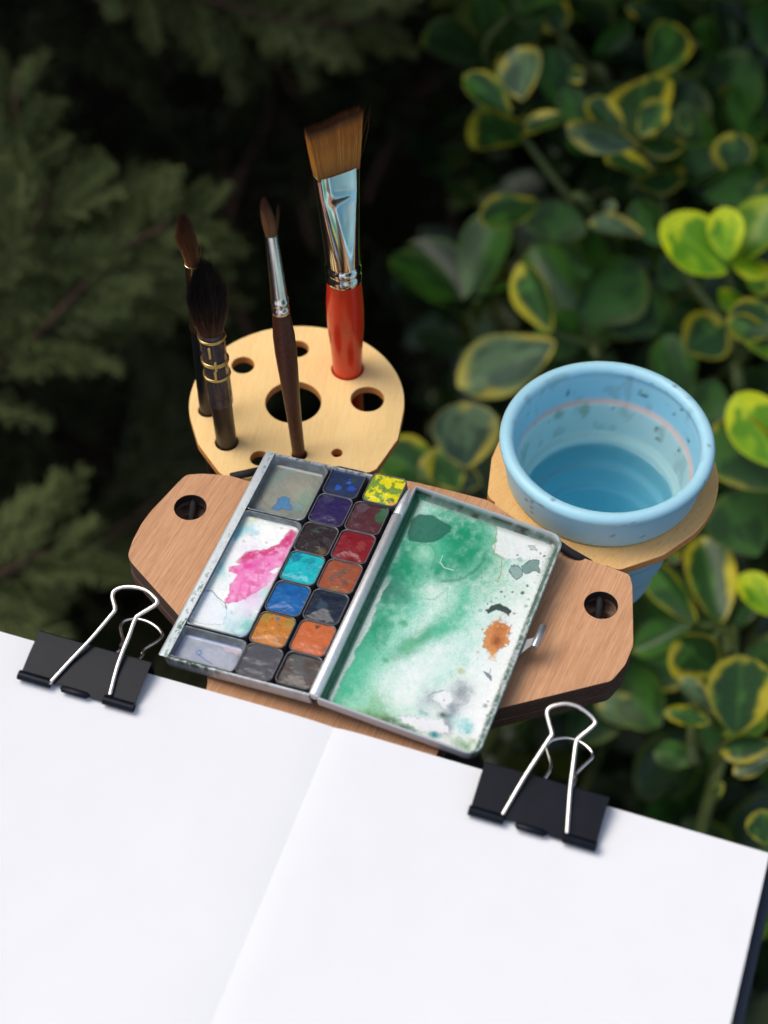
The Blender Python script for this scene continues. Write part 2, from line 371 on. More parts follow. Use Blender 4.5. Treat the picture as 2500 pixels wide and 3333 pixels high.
mb.f = [(j * n_ + i, j * n_ + i + 1, (j + 1) * n_ + i + 1, (j + 1) * n_ + i) for j in range(n_ - 1) for i in range(n_ - 1)]; mb.mi = [0] * len(mb.f)
tag(mb.build('ground', M['soil'], angle=180), 'dark bare soil under the shrubs', kind='structure')

# ---------------------------------------------------------------- easel board, holders
ZB = -4.0
pl = lambda pts, z=ZB: [at(x, y, z)[:2] for x, y in pts]
outline_px = [(608, 1544.6), (655, 1541), (695, 1543), (752, 1548), (804, 1564), (1000, 1590), (1200, 1580), (1300, 1560), (1358, 1570), (1485, 1601), (1590, 1628), (1760, 1745), (1829, 1802), (1875, 1809), (1919, 1822),
              (2049.5, 1869), (2059, 1905), (2062, 2100), (2035, 2165), (1991, 2216), (1890, 2241), (1637, 2303), (1480, 2345), (1437, 2425), (1425, 2450), (1330, 2650), (700, 2470), (655, 2300), (676, 2222), (668, 2105), (572, 1993),
              (430, 1834.5), (418, 1815), (418, 1798), (433, 1756), (460, 1705), (490, 1664), (593, 1556)]
outl = pl(outline_px)[::-1]
hl, hr_ = at(619.7, 1651, ZB)[:2], at(1956.5, 1969.4, ZB)[:2]
def expand(P, d):
    P = np.array(P); c = P.mean(0); q = P - c; return [tuple(c + w * (1 + d / np.linalg.norm(w))) for w in q]
board = thing('easel_board', (20, 395, -16), 'brown plywood easel board with a round hole in each end, under the paint tin', 'easel board')
slab('plywood_layer', smooth_poly(outl, 1.2, 2), [circle2(*hl, 5.9), circle2(*hr_, 5.9)], ZB, 3.8, [M['board'], M['board_edge'], M['board_hole']], board, .2)
o = slab('plywood_layer', smooth_poly(expand(outl, -.35), 1.2, 2), [circle2(hl[0] - .3, hl[1] + 1.0, 6.6), circle2(hr_[0] - .3, hr_[1] + 1.0, 6.6)], ZB - 3.82, 4.1, [M['board_edge'], M['board_edge'], M['board_low']], board, .2)
slab('plywood_layer', smooth_poly(expand(outl, -.1), 1.2, 2), [circle2(hl[0] - .8, hl[1] - 1.6, 5.0), circle2(hr_[0] + .3, hr_[1] - 1.6, 5.0)], ZB - 7.96, 4.3, [M['board_edge'], M['board_edge'], M['board_low']], board, .2)

def holder_outline(c, rot, rad=41.5):
    out = []
    a0, a1 = R(-172), R(-8)        # open side faces -Y locally
    pts = []
    for k in range(40):
        a = R(188) - (R(188) - R(-8)) * k / 39; pts.append((rad * math.cos(a), rad * math.sin(a) * .985))
    pts += [(38.2, -20.5), (29.5, -35.2), (27, -36.6), (24, -36.8), (22, -52), (-22, -52), (-24, -36.8), (-27, -36.6), (-29.0, -35.0), (-37.6, -20)]
    cr, sr = math.cos(rot), math.sin(rot)
    return [(c[0] + x * cr - y * sr, c[1] + x * sr + y * cr) for x, y in pts]
ZP = -8.05; HC = np.array([-34.9, 478.9])
bh = thing('brush_holder', (HC[0], HC[1], ZP - 3.8), 'pale beech disc with round holes holding the upright brushes behind the paint tin', 'brush holder')
hp = lambda px, py, d: circle2(*at(px, py, ZP)[:2], d / 2, 36)
bholes = [hp(955, 1308, 21.6), hp(791, 1188, 8.9), hp(969, 1135, 8.9), hp(1196, 1298.6, 12.9), hp(1097, 1473.6, 4.1), hp(846, 1491, 7.2),
          circle2(-59.5, 458.5, 4.4, 30), circle2(-14.3, 496.6, 6.3, 30), circle2(-67.6, 474.8, 3.7, 30), circle2(-31.8, 452.3, 2.9, 30)]
slab('disc', smooth_poly(holder_outline(HC + [1.3, .2], R(2.2)), .9, 2), [h[::-1] for h in bholes], ZP, 3.7, [M['plate'], M['plate_edge'], M['plate_edge']], bh, .3)
CC = np.array([81.6, 443.6])
ch = thing('cup_holder', (CC[0], CC[1], ZP - 3.8), 'orange-tan wooden ring plate carrying the blue folding cup', 'cup holder')
slab('ring_plate', smooth_poly(holder_outline(CC + [.9, .3], R(-37), 42.3), .9, 2), [circle2(CC[0], CC[1], 33.5, 64)[::-1]], ZP, 3.7, [M['plate2'], M['plate2_edge'], M['plate2_edge']], ch, .3)

# black elastic cord, threaded through both lobes and round the holders
cord = MB()
def catmull(P, n=8):
    P = [np.array(p, float) for p in P]; P = [P[0]] + P + [P[-1]]; out = []
    for i in range(1, len(P) - 2):
        for k in range(n):
            t = k / n; out.append(.5 * ((2 * P[i]) + (-P[i - 1] + P[i + 1]) * t + (2 * P[i - 1] - 5 * P[i] + 4 * P[i + 1] - P[i + 2]) * t * t + (-P[i - 1] + 3 * P[i] - 3 * P[i + 1] + P[i + 2]) * t ** 3))
    out.append(P[-2]); return out
def cordpath(h, far):
    return catmull([(h[0] + .3, h[1] + 6.5, -8.0), (h[0] + .2, h[1] + 3.5, -9.2), (h[0] - .5, h[1] - 1, -13), (h[0] - 1, h[1] - 4, -20), (h[0], h[1] - 2, -30)] )
tagc = thing('elastic_cord', (hl[0], hl[1], -30), 'black elastic cord running through the hole of the left board lobe', 'cord')
tube(MB(), [(0, 0, 0), (0, 0, 1)], 1)
c1 = MB(); tube(c1, cordpath(hl, 0), 1.35, 10); c1.build('strand', M['cord'], tagc)
c1 = MB(); tube(c1, catmull([at(752, 1552, -6), at(775, 1547, -5.2), at(800, 1542, -4.6), at(830, 1535, -6), at(860, 1530, -10)]), 1.5, 10); c1.build('strand', M['cord'], tagc)
tagc = thing('elastic_cord', (hr_[0], hr_[1], -30), 'black elastic cord running through the hole of the right board lobe to the cup holder', 'cord')
c1 = MB(); tube(c1, cordpath(hr_, 0), 1.35, 10); c1.build('strand', M['cord'], tagc)
c1 = MB(); tube(c1, catmull([at(1780, 1745, -3), at(1815, 1770, -2.2), at(1850, 1795, -2.6), at(1880, 1812, -3.8), at(1920, 1835, -8)]), 1.6, 10); c1.build('strand', M['cord'], tagc)
# tripod below the board
tp = thing('tripod', (10, 360, -BASE), 'black tripod standing under the easel board', 'tripod')
mb = MB(); lathe(mb, (10, 385, -75), (0, 0, 1), [(0, 14), (8, 18), (40, 18), (52, 24), (58, 24)], 24, True, True); mb.build('head', M['ebony'], tp)
for a in (95, 215, 330):
    mb = MB(); e = np.array([10 + 330 * math.cos(R(a)), 385 + 330 * math.sin(R(a)), -BASE + 6]); s_ = np.array([10 + 12 * math.cos(R(a)), 385 + 12 * math.sin(R(a)), -70])
    tube(mb, [s_, s_ * .5 + e * .5, e], [9, 8, 6], 12); mb.build('leg', M['ebony'], tp)

# ---------------------------------------------------------------- sketchbook
TH = R(-18.57); e1 = np.array([math.cos(TH), math.sin(TH), 0]); e2 = np.array([-e1[1], e1[0], 0])
PZ = 3.0; gut = at(1087, 2368, PZ - .6)
BK = Frame(gut, e1, e2, (0, 0, 1)); PW = 144.6; PH = 205.0
book = thing('sketchbook', BK.P(0, -100, -7), 'open sketchbook with two blank white pages clipped to the easel board', 'sketchbook')
def page(side, name):
    nu, nv = 70, 40; s = (np.linspace(0, 1, nu) ** 1.6) * (PW if side > 0 else PW); t = np.linspace(0, -PH, nv)
    S, T = np.meshgrid(s, t); amp = 1.3 if side > 0 else 1.7; rise = 6.0 if side > 0 else 13.0
    Zp = amp * (1 - np.exp(-S / rise)) * np.exp(-S / (40 if side > 0 else 48)) * np.exp(T / 900)
    Zp = Zp - .15 * (1 - np.exp(-S / 30)) + .25 * np.sin(S / 38 + T / 90) * (S / PW) - .0
    top = BK.A(S.ravel() * side, T.ravel(), Zp.ravel()); mb = MB(); mb.v = [tuple(p) for p in top]
    f = [(j * nu + i, j * nu + i + 1, (j + 1) * nu + i + 1, (j + 1) * nu + i) for j in range(nv - 1) for i in range(nu - 1)]
    mb.f = f if side < 0 else [q[::-1] for q in f]; mb.mi = [0] * len(mb.f)
    # thickness of the leaves below
    rim = [(0, i) for i in range(nu)] + [(j, nu - 1) for j in range(1, nv)] + [(nv - 1, i) for i in range(nu - 2, -1, -1)]
    ring = [top[j * nu + i] for j, i in rim]; low = [np.array([p[0], p[1], gut[2] - 4.0]) for p in ring]
    loft(mb, [ring, low], False); return mb.build(name, M['page'], book, angle=50)
page(-1, 'page'); page(1, 'page')
mb = MB()
rrloft(mb, BK, [(-PW - 4.5, -PH - 4, PW + 3.7, -.8, 2.5, -6.4), (-PW - 4.5, -PH - 4, PW + 3.7, -.8, 2.5, -6.2), (-PW - 4.5, -PH - 4, PW + 3.7, -.8, 2.5, -4.3), (-PW - 4.3, -PH - 3.8, PW + 3.5, -1.0, 2.5, -4.1)], True, True)
mb.build('cover', M['cover'], book)

# ---------------------------------------------------------------- binder clips
def clip(O, label, lipoff, front, rear, phi_f, phi_r):
    t = thing('binder_clip', O + e2 * 9 - np.array([0, 0, 9]), label, 'binder clip', 'binder clips on the top edge of the sketchbook')
    F = Frame(O, e1, e2, (0, 0, 1)); L = 41.0; D = 17.2; up, dn = 4.4, -10.0
    th = .45
    # folded sheet: lip -> spine -> lip, lower edge of the upper face notched round the tab
    mb = MB()
    s_edges = [0, 10.6, 14.4, 15.8, 24.6, 26.6, 31.0, L]; lip0 = [0.4, 0.4, 1.2, .6, .6, -.3, -.3, 0.4]
    rows = []
    for s, w0 in zip(s_edges, lip0):
        prof = [(w0, .55 + (w0 - .4) * .26), (D * .5, up * .5 + .5 + .25), (D - .7, up - .05), (D, up - .6), (D + .1, -2.8), (D, dn + .6), (D - .7, dn), (.4, -5.6)]
        rows.append(prof)
    outer = [[F.P(s, a, b) for a, b in pr] for s, pr in zip(s_edges, rows)]
    def inset(pr):
        q = []
        for i, (a, b) in enumerate(pr):
            if i < 2: q.append((a, b - th))
            elif i == 2: q.append((a - .2, b - th))
            elif i < 5: q.append((a - th, b - (.2 if i == 3 else 0)))
            elif i == 5: q.append((a - th, b + .2))
            else: q.append((a, b + th))
        return q
    inner = [[F.P(s, a, b) for a, b in inset(pr)][::-1] for s, pr in zip(s_edges, rows)]
    rings = [o_ + i_ for o_, i_ in zip(outer, inner)]
    loft(mb, rings, True, True, True); b = mb.build('body', M['clip'], t, angle=25)
    for s0, s1 in ((-.3, 11.2), (30.6, L + .3)):
        mb = MB(); n = 18; rings = []
        for rr, ss_ in ((1.65, s0), (1.65, s1), (1.1, s1), (1.1, s0), (1.65, s0)):
            rings.append([F.P(ss_, .2 + rr * math.cos(2 * math.pi * k / n) * 1.05, .95 + rr * .92 * math.sin(2 * math.pi * k / n)) for k in range(n)])
        loft(mb, rings, True); mb.build('lip_roll', M['clip'], b, angle=50)
        mb = MB(); rings = [[F.P(ss_, .2 + 1.3 * math.cos(2 * math.pi * k / n), -6.3 + 1.3 * math.sin(2 * math.pi * k / n)) for k in range(n)] for ss_ in (s0, s1)]
        loft(mb, rings, True, True, True); mb.build('lip_roll', M['clip'], b, angle=50)
    mb = MB(); n = 14; rings = []
    for ss_, q in ((15.0, .35), (15.8, 1), (24.4, 1), (25.6, .35)):
        rings.append([F.P(ss_, .1 - 1.5 * q * math.sin(a_) - .1, .75 + 1.05 * q * math.cos(a_) * .9) for a_ in np.linspace(-.5, math.pi, n)])
    loft(mb, rings, False); mb.build('lip_tab', M['clip'], b, angle=50)
    for pts, phi, dz, ends in ((front, phi_f, 1.3, False), (rear, phi_r, -6.3, True)):
        a = R(phi); w = e2 * math.cos(a) + np.array([0, 0, 1]) * math.sin(a); nn = np.cross(e1, w); o_ = O + np.array([0, 0, dz]); P = []
        for q in pts:
            d = ray(*q); P.append(CAM + d * (((o_ - CAM) @ nn) / (d @ nn)))
        if ends: P = [o_ + e1 * 11 + w * .3, o_ + e1 * 15.5 + w * 12] + P + [o_ + e1 * 27.5 + w * 12, o_ + e1 * 31 + w * .3]
        else:
            P = [P[0] - (P[1] - P[0]) / np.linalg.norm(P[1] - P[0]) * 1.2] + P + [P[-1] - (P[-2] - P[-1]) / np.linalg.norm(P[-2] - P[-1]) * 1.2]
        mb = MB(); tube(mb, catmull(P, 5), .70, 12); mb.build('wire_handle', M['wire'], t, angle=180)
zL = lambda a, b: (a / 2.6758, 1800 + b / 2.6758); zR = lambda a, b: (1450 + a / 2.5523, 2200 + b / 2.5523)
LL = [(450, 1115), (620, 930), (800, 740), (960, 550), (1000, 495), (990, 430), (978, 385), (985, 345), (1010, 320), (1060, 300), (1130, 294), (1210, 303), (1290, 335), (1345, 385), (1368, 415), (1355, 448), (1300, 485), (1210, 540), (1175, 580), (1120, 730), (1060, 880), (1010, 1030), (965, 1205)]
LR = [(1020, 865), (1055, 800), (1070, 760), (1055, 690), (1050, 640), (1075, 600), (1120, 582), (1200, 577), (1290, 600), (1370, 650), (1412, 705), (1410, 735), (1370, 775), (1270, 835), (1240, 870), (1222, 920)]
RL = [(490, 1125), (650, 850), (760, 680), (860, 525), (885, 480), (860, 380), (845, 300), (870, 262), (930, 240), (1010, 232), (1100, 255), (1190, 315), (1240, 370), (1240, 400), (1200, 440), (1110, 515), (1085, 560), (1060, 750), (1035, 960), (1012, 1275)]
RR = [(840, 830), (870, 770), (872, 720), (850, 640), (840, 590), (870, 545), (930, 525), (1020, 520), (1110, 545), (1180, 590), (1220, 640), (1218, 680), (1180, 720), (1095, 800), (1078, 840), (1070, 890)]
clip(at(65.4, 2203, 4), 'black binder clip on the left page, beside the bottom left corner of the paint tin', 0, [zL(*q) for q in LL], [zL(*q) for q in LR], 18, -7)
clip(at(1528, 2643, 4), 'black binder clip on the right page, below the dark cut edge of the board', 0, [zR(*q) for q in RL], [zR(*q) for q in RR], 20, -4)

# ---------------------------------------------------------------- paint tin
th_, al_t, al_l, be_ = R(-20.7017), R(5.8413), R(-4.7661), R(2.0)
def pframe(al):
    u = np.array([math.cos(th_), math.sin(th_), 0]); v = np.array([-math.sin(th_), math.cos(th_), 0]); z = np.array([0, 0, 1.])
    v2 = v * math.cos(be_) + z * math.sin(be_); n = np.cross(u, v2); u2 = u * math.cos(al) + n * math.sin(al); return u2, v2, np.cross(u2, v2)
HP = np.array([-24.302, 333.821, 8.0]); TW, TL = 56.2, 94.7
ut, vt, nt_ = pframe(al_t); ul, vl, nl = pframe(al_l)
TF = Frame(HP - ut * TW, ut, vt, nt_); LF = Frame(HP + ul * 2.2, ul, vl, nl); LW = 56.6
tin = thing('paint_tin', TF.P(TW, TL / 2, -6), 'open silver watercolour tin lying on the easel board, its lid stained green', 'paint tin')
c_tin = np.array([.54, .55, .58])
def stained(mb, fn, name, mat, parent, angle=40):
    P = np.array(mb.v); x, y = proj(P); p = Paint(x, y, c_tin, 5); fn(p, P); return mb.build(name, mat, parent, cols=p.c, angle=angle)
def dense(path, step):
    out = []
    for i in range(len(path) - 1):
        a, b = np.array(path[i]), np.array(path[i + 1]); n = max(1, int(np.linalg.norm(b - a) / step))
        out += [tuple(a + (b - a) * k / n) for k in range(n)]
    return out + [tuple(path[-1])]
# tray: outer wall on three sides, floor
arc = lambda cx, cy, r, a0, a1, n=8: [(cx + r * math.cos(R(a0 + (a1 - a0) * k / n)), cy + r * math.sin(R(a0 + (a1 - a0) * k / n))) for k in range(n + 1)]
tray_path = dense(arc(TW - 4, TL - 3.2, 3.2, 60, 90) + arc(3.2, TL - 3.2, 3.2, 90, 180) + arc(4.5, 4.5, 4.5, 180, 270) + [(TW - .5, 0)], .5)
mb = MB(); sweep(mb, TF, tray_path, [(.6, -6.0), (.15, -5.2), (0, -3), (0, -.25), (.25, 0), (.7, 0), (.95, -.3), (1.0, -3), (1.1, -5.4), (1.2, -6.0)])
gstain = lin(58, 92, 70)
def fn(p, P):
    n = fbm(p.x / 7, p.y / 7, 3); q = (P - TF.O) @ TF.v; w = (P - TF.O) @ TF.u; h = (P - TF.O) @ TF.n
    p.mul(ss(.35, .7, fbm(p.x / 30, p.y / 30, 8)) * .35, (.8, .84, .82))
    s_ = np.exp(-((w - 14) / 14) ** 2) * .9 + .35 * ss(.5, .7, fbm(w / 4, h, 2))
    p.mix((q < 2) * ss(.38, .55, n) * s_ * ss(-4.2, -.8, h), gstain); p.mix((q > 90) * ss(.5, .6, n) * .7 * ss(-2, 0, h), gstain)
stained(mb, fn, 'tray_wall', M['paint_tin'], tin)
mb = MB(); rrloft(mb, TF, [(.7, .7, TW + .4, TL - .7, 3, -6.0), (.7, .7, TW + .4, TL - .7, 3, -5.3)], True, True); mb.build('tray_floor', M['tin_dark'], tin)
# folded lip along the left side
mb, U, V, P, E_ = rrgrid(TF, .05, .15, 3.5, TL - .15, .8, 14, 330, lambda u, v, e: .28 - .055 * (u - 1) ** 2 * (u > 1) * .5 - .5 * (u < .6) * (.6 - u))
x, y = proj(P); p = Paint(x, y, lin(216, 224, 228), 11)
n = fbm(V / .9, U / .5, 4, 4); n2 = fbm(V / 9, U * 0, 6, 3); edge = 1.9 + 1.4 * (n2 - .5) * 2
dens = np.clip(.35 + .5 * np.sin(V / 15 + .6) + .8 * (n2 - .5), .15, 1)
p.mix(ss(.52, .60, n) * ss(edge - .8, edge + .2, U) * ss(3.5, 2.9, U) * dens * 1.2, lin(88, 130, 110)); p.mix(ss(.55, .62, n) * ss(edge + .3, edge + .9, U) * dens * .7, lin(40, 70, 58))
p.mix(ss(.45, .75, fbm(V / 14, U / 3, 12)) * .3, lin(170, 215, 210))
mb.build('folded_lip', M['paint_tin'], tin, cols=p.c, angle=180)
# strip of tray beside the hinge
mb = MB(); rrloft(mb, TF, [(54.3, .9, 56.4, TL - 2, .5, -5.2), (54.3, .9, 56.4, TL - 2, .5, -2.6), (54.5, 1.1, 56.4, TL - 2.2, .5, -2.4)], False, True); mb.build('hinge_ledge', M['tin_dark'], tin)
# hinge tube in two knuckles
for v0, v1 in ((.4, 79.2), (79.6, TL - 2.2)):
    mb = MB(); HO = TF.P(TW + .95, 0, -.7); pr = [(v0, .2), (v0, 1.75), (v0 + .3, 1.95), (v1 - .3, 1.95), (v1, 1.75), (v1, .2)]
    if v1 > 90: pr = [(v0, .2), (v0, 1.7), (v0 + .3, 1.85), (v1 - 8, 1.75), (v1 - 2, 1.0), (v1, .35), (v1, .1)]
    mb = MB(); lathe(mb, HO, TF.v, pr, 24, True, True)
    mb.build('hinge_knuckle', M['hinge'], tin, angle=60)
# lid
lid_path = dense(rrpath(0, 0, LW, TL, [1.2, 5, 5, 1.2], 8) + [rrpath(0, 0, LW, TL, [1.2, 5, 5, 1.2], 8)[0]], .5)[:-1]
mb = MB(); sweep(mb, LF, lid_path, [(1.0, -5.2), (.3, -4.6), (0, -3.2), (0, -.25), (.25, 0), (.55, 0), (.8, -.3), (.95, -2.2), (1.3, -3.5), (2.3, -4.3), (3.2, -4.45), (3.2, -5.2)], closed=True)
def fn(p, P):
    w = (P - LF.O) @ LF.u; q = (P - LF.O) @ LF.v; h = (P - LF.O) @ LF.n; n = fbm(p.x / 8, p.y / 8, 31, 4)
    inner = (w > .9) & (w < LW - .9) & (q > .9) & (q < TL - .9)
    p.mix(inner * ss(-1.0, -3.0, h) * (.55 + .45 * n) * (q > 60), lin(58, 84, 66)); p.mix(inner * ss(-.6, -2.5, h) * ss(.35, .6, n) * .8, lin(96, 132, 112))
    p.mix((w < 5) * inner * ss(-.3, -2, h) * .85, lin(30, 110, 80)); p.mix((w > LW - 3) * ss(.42, .56, n) * .9 * (h > -4), lin(74, 104, 92)); p.mix((w > LW - 3) * (h > -2) * .35, lin(190, 225, 215))
    p.mix((q > TL - 2.6) * inner * ss(.5, .62, fbm(w / 6, h, 5)) * .9, lin(60, 58, 44)); p.mix((q < 3) * inner * ss(.42, .55, n) * .8, lin(90, 140, 105))
stained(mb, fn, 'lid_rim', M['paint_tin'], tin)
mb = MB(); rrloft(mb, LF, [(1.0, 1.0, LW - 1, TL - 1, 3, -5.3), (1.0, 1.0, LW - 1, TL - 1, 3, -4.7)], True, True); mb.build('lid_base', M['tin'], tin)

# enamelled inside of the lid with dried washes
mb, U, V, P, E_ = rrgrid(LF, 2.6, 2.0, LW - 2.0, TL - 1.8, 3.2, 300, 440, lambda u, v, e: -4.3 - .12 * ss(0, 3, e) + .05 * (fbm(u / 2.2, v / 2.2, 77, 4) - .5))
x, y = proj(P); W_ = np.array([.86, .87, .86]); p = Paint(x, y, W_, 21)
zl = lambda a, b: (1250 + a / 2.552, 1550 + b / 2.552); zm = lambda a, b: (1000 + a / 2.552, 2000 + b / 2.552)
Gs, Gm, Gl, Gd, Gy = lin(18, 148, 108), lin(74, 192, 150), lin(162, 230, 206), lin(38, 108, 88), lin(120, 165, 95)
def zs(f, a, b, rx, ry, ang, col, al, **k): c = f(a, b); p.splat(c[0], c[1], rx / 2.552, ry / 2.552, ang, col, al, **k)
# pale veil everywhere left of the middle
for a in ((zl, 500, 600, 520, 420, 20, Gl, .9), (zl, 200, 1000, 500, 420, -40, Gl, .95), (zm, 500, 450, 520, 420, -50, Gl, .9), (zm, 900, 250, 500, 260, -30, Gl, .6), (zm, 500, 800, 420, 200, 20, lin(185, 225, 190), .8), (zl, 900, 800, 300, 260, 60, lin(205, 232, 215), .7), (zl, 700, 560, 330, 300, 20, Gm, .75), (zm, 420, 420, 380, 260, -50, Gm, .6), (zl, 150, 900, 260, 330, 20, Gm, .8), (zm, 1000, 300, 420, 300, -20, Gl, .6), (zm, 560, 700, 420, 260, -20, Gl, .7)): zs(*a[:2], *a[2:])
for a in ((zl, 620, 480, 190, 190, 30, Gs, .85), (zl, 640, 680, 240, 190, -20, Gs, .8), (zl, 330, 620, 170, 140, 0, Gm, .8), (zl, 130, 780, 130, 330, 35, Gs, .95), (zl, 60, 960, 160, 130, 0, lin(60, 130, 110), .8), (zl, 450, 780, 180, 90, 10, Gs, .6),
          (zm, 560, 130, 200, 110, -50, Gs, .8), (zm, 480, 240, 160, 90, -50, Gs, .7), (zm, 930, 190, 240, 60, -32, Gs, .95), (zm, 860, 260, 160, 60, -30, lin(40, 170, 110), .8), (zm, 1130, 120, 120, 60, -20, Gm, .7), (zm, 400, 420, 260, 100, -60, Gm, .8),
          (zm, 330, 600, 140, 130, -50, Gm, .8), (zm, 600, 730, 90, 120, -30, lin(90, 190, 125), .85), (zm, 560, 830, 120, 50, 10, lin(110, 190, 125), .8), (zm, 220, 760, 60, 60, 0, Gm, .8), (zl, 560, 1150, 230, 140, -50, Gm, .45), (zl, 650, 1000, 60, 200, 10, Gm, .5)):
    zs(*a[:2], *a[2:], amp=16, size=30)
# scrubbed lighter passages
for a in ((zl, 380, 1130, 260, 70, -48, lin(215, 242, 230), .8), (zl, 420, 960, 120, 80, 0, lin(215, 240, 225), .8), (zl, 330, 640, 80, 90, 10, lin(160, 220, 190), .8), (zm, 900, 480, 240, 110, -20, lin(238, 246, 244), .9), (zm, 820, 640, 200, 160, -20, lin(236, 246, 240), .9), (zm, 1050, 330, 260, 90, -25, lin(232, 244, 240), .8), (zm, 700, 560, 90, 160, 30, lin(215, 240, 228), .6)):
    zs(*a[:2], *a[2:], amp=14, size=26)
p.line([zl(480, 870), zl(620, 860), zl(740, 800), zl(820, 720), zl(845, 640)], 5, lin(40, 130, 105), .6, amp=4); p.line([zl(235, 600), zl(300, 560), zl(400, 570), zl(430, 640), zl(390, 770)], 2.2, lin(60, 150, 120), .55)
p.line([zl(300, 1010), zl(420, 1030), zl(530, 930), zl(520, 1050)], 2, lin(110, 190, 160), .6); p.line([zl(470, 720), zl(500, 760), zl(575, 782)], 1.3, lin(235, 250, 240), .9, amp=1); p.line([zl(488, 655), zl(465, 720)], 1.2, lin(225, 245, 235), .8, amp=1)
p.poly([zl(*q) for q in ((205, 480), (230, 370), (290, 320), (400, 325), (470, 370), (555, 420), (550, 460), (480, 510), (400, 550), (300, 550), (210, 530))], Gd, .92, 3, 4, 26, .55, lin(22, 78, 60), 3)
p.poly([zl(*q) for q in ((930, 380), (1100, 420), (1330, 500), (1400, 620), (1300, 690), (1150, 700), (1000, 680), (915, 640), (905, 590), (935, 520))], lin(240, 242, 240), .85, 3, 6, 16, .12, lin(150, 170, 150), 2)
p.line([zl(880, 370), zl(940, 440), zl(925, 540), zl(915, 640), zl(985, 680), zl(970, 800), zl(945, 880), zl(925, 860)], 2.2, lin(150, 160, 90), .7, amp=4, size=10)
p.poly([zl(*q) for q in ((1060, 745), (1110, 735), (1150, 790), (1145, 830), (1100, 860), (1060, 830), (1045, 790))], lin(130, 160, 158), .8, 2, 5, 9, .8, lin(30, 55, 62), 1.6)
p.poly([zl(*q) for q in ((1145, 750), (1200, 710), (1245, 690), (1290, 700), (1290, 800), (1240, 785), (1190, 810), (1160, 800))], lin(95, 135, 130), .85, 2, 6, 9, .8, lin(22, 48, 55), 1.6)
p.poly([zl(*q) for q in ((1200, 575), (1245, 575), (1270, 620), (1220, 610))], lin(180, 200, 190), .7, 2, 3, 8, .7, lin(90, 110, 105), 1.2)
p.poly([zl(*q) for q in ((840, 1110), (880, 1080), (960, 1062), (1010, 1080), (1055, 1120), (1040, 1165), (985, 1120), (930, 1110), (870, 1135))], lin(28, 42, 44), .95, 1.6, 6, 10, .3, lin(15, 25, 28), 1.5)
for cx, cy, r_ in ((1150, 970, 17), (1192, 910, 12), (1066, 962, 9), (975, 962, 12), (800, 1115, 16), (1200, 1022, 10), (1180, 1078, 14), (1383, 685, 11), (1330, 662, 9), (1300, 640, 7), (1010, 1120, 7), (1082, 1140, 12), (1005, 1000, 5), (930, 1010, 5), (890, 1040, 5), (860, 1060, 5), (1110, 655, 8), (1270, 470, 7), (1340, 495, 9), (800, 830, 11), (1130, 690, 18)):
    col = lin(34, 34, 52) if (cx, cy) == (1150, 970) else (lin(215, 150, 110) if cx == 1082 else (lin(165, 205, 185) if cx in (800, 1200, 1180, 1130) else lin(88, 104, 104)))
    c = zl(cx, cy); p.poly([(c[0] + r_ / 2.552 * math.cos(a), c[1] + r_ / 2.552 * .8 * math.sin(a)) for a in np.linspace(0, 6.0, 8)], col, .8, 1, 2, 5, .5, col * .5, 1)
for k in range(70):
    c = zl(1330 + 60 * random.gauss(0, 1), 740 + 90 * random.gauss(0, 1)); r_ = random.uniform(.6, 1.8); p.splat(c[0], c[1], r_, r_, 0, lin(95, 110, 110), .7, amp=0)
for k in range(60):
    c = zl(random.uniform(700, 1250), random.uniform(900, 1600)); r_ = random.uniform(.6, 2.0); p.splat(c[0], c[1], r_, r_, 0, lin(110, 125, 125), .5, amp=0)
# orange stain
oc = lin(226, 134, 26)
p.poly([zm(*q) for q in ((1560, 60), (1620, 60), (1680, 110), (1690, 180), (1660, 240), (1600, 290), (1560, 320), (1530, 365), (1505, 310), (1480, 270), (1460, 210), (1490, 130), (1520, 90))], oc, .9, 3.5, 20, 9, .4, lin(178, 84, 18), 4)
zs(zm, 1580, 220, 60, 45, -50, lin(165, 80, 30), .85, amp=6, size=10); zs(zm, 1600, 110, 50, 70, 20, lin(190, 100, 40), .6, amp=9, size=9); zs(zm, 1540, 330, 26, 40, 0, lin(240, 165, 50), .7, amp=4, size=8)
for k in range(34):
    a = random.uniform(-2.9, .6); r0 = random.uniform(45, 78); c = (1612 + r0 * .62 * math.cos(a), 2078 + r0 * .75 * math.sin(a)); r_ = random.uniform(1, 3.8); p.splat(c[0], c[1], r_, r_, 0, random.choice([oc, lin(200, 95, 50), lin(236, 176, 110)]), .8, amp=3, size=5)
# greys, turquoise and bare white in the lower right
zs(zm, 1280, 650, 90, 90, -60, lin(165, 172, 178), .85, amp=8); zs(zm, 1190, 820, 60, 130, 15, lin(150, 158, 168), .9, amp=8); zs(zm, 1030, 720, 90, 90, 0, lin(185, 195, 200), .7); zs(zm, 1170, 930, 50, 70, 0, lin(160, 160, 172), .8)
p.poly([zm(*q) for q in ((1040, 690), (1100, 640), (1190, 640), (1210, 700), (1150, 780), (1080, 730))], lin(240, 242, 242), .9, 4, 6, 14); p.line([zm(1000, 680), (1000 + 1050 / 2.552, 2000 + 650 / 2.552), zm(1130, 630)], 1.8, lin(60, 75, 85), .7)
zs(zm, 1130, 835, 45, 22, 10, lin(75, 105, 90), .85, amp=4, size=9); zs(zm, 970, 820, 40, 20, 20, lin(90, 170, 170), .6, amp=6, size=9)
zs(zm, 1310, 930, 60, 50, 40, lin(90, 200, 205), .8, amp=12, size=9); zs(zm, 1330, 975, 16, 14, 0, lin(20, 150, 160), .9, amp=3, size=5); zs(zm, 1270, 900, 90, 70, 30, lin(190, 235, 232), .6)
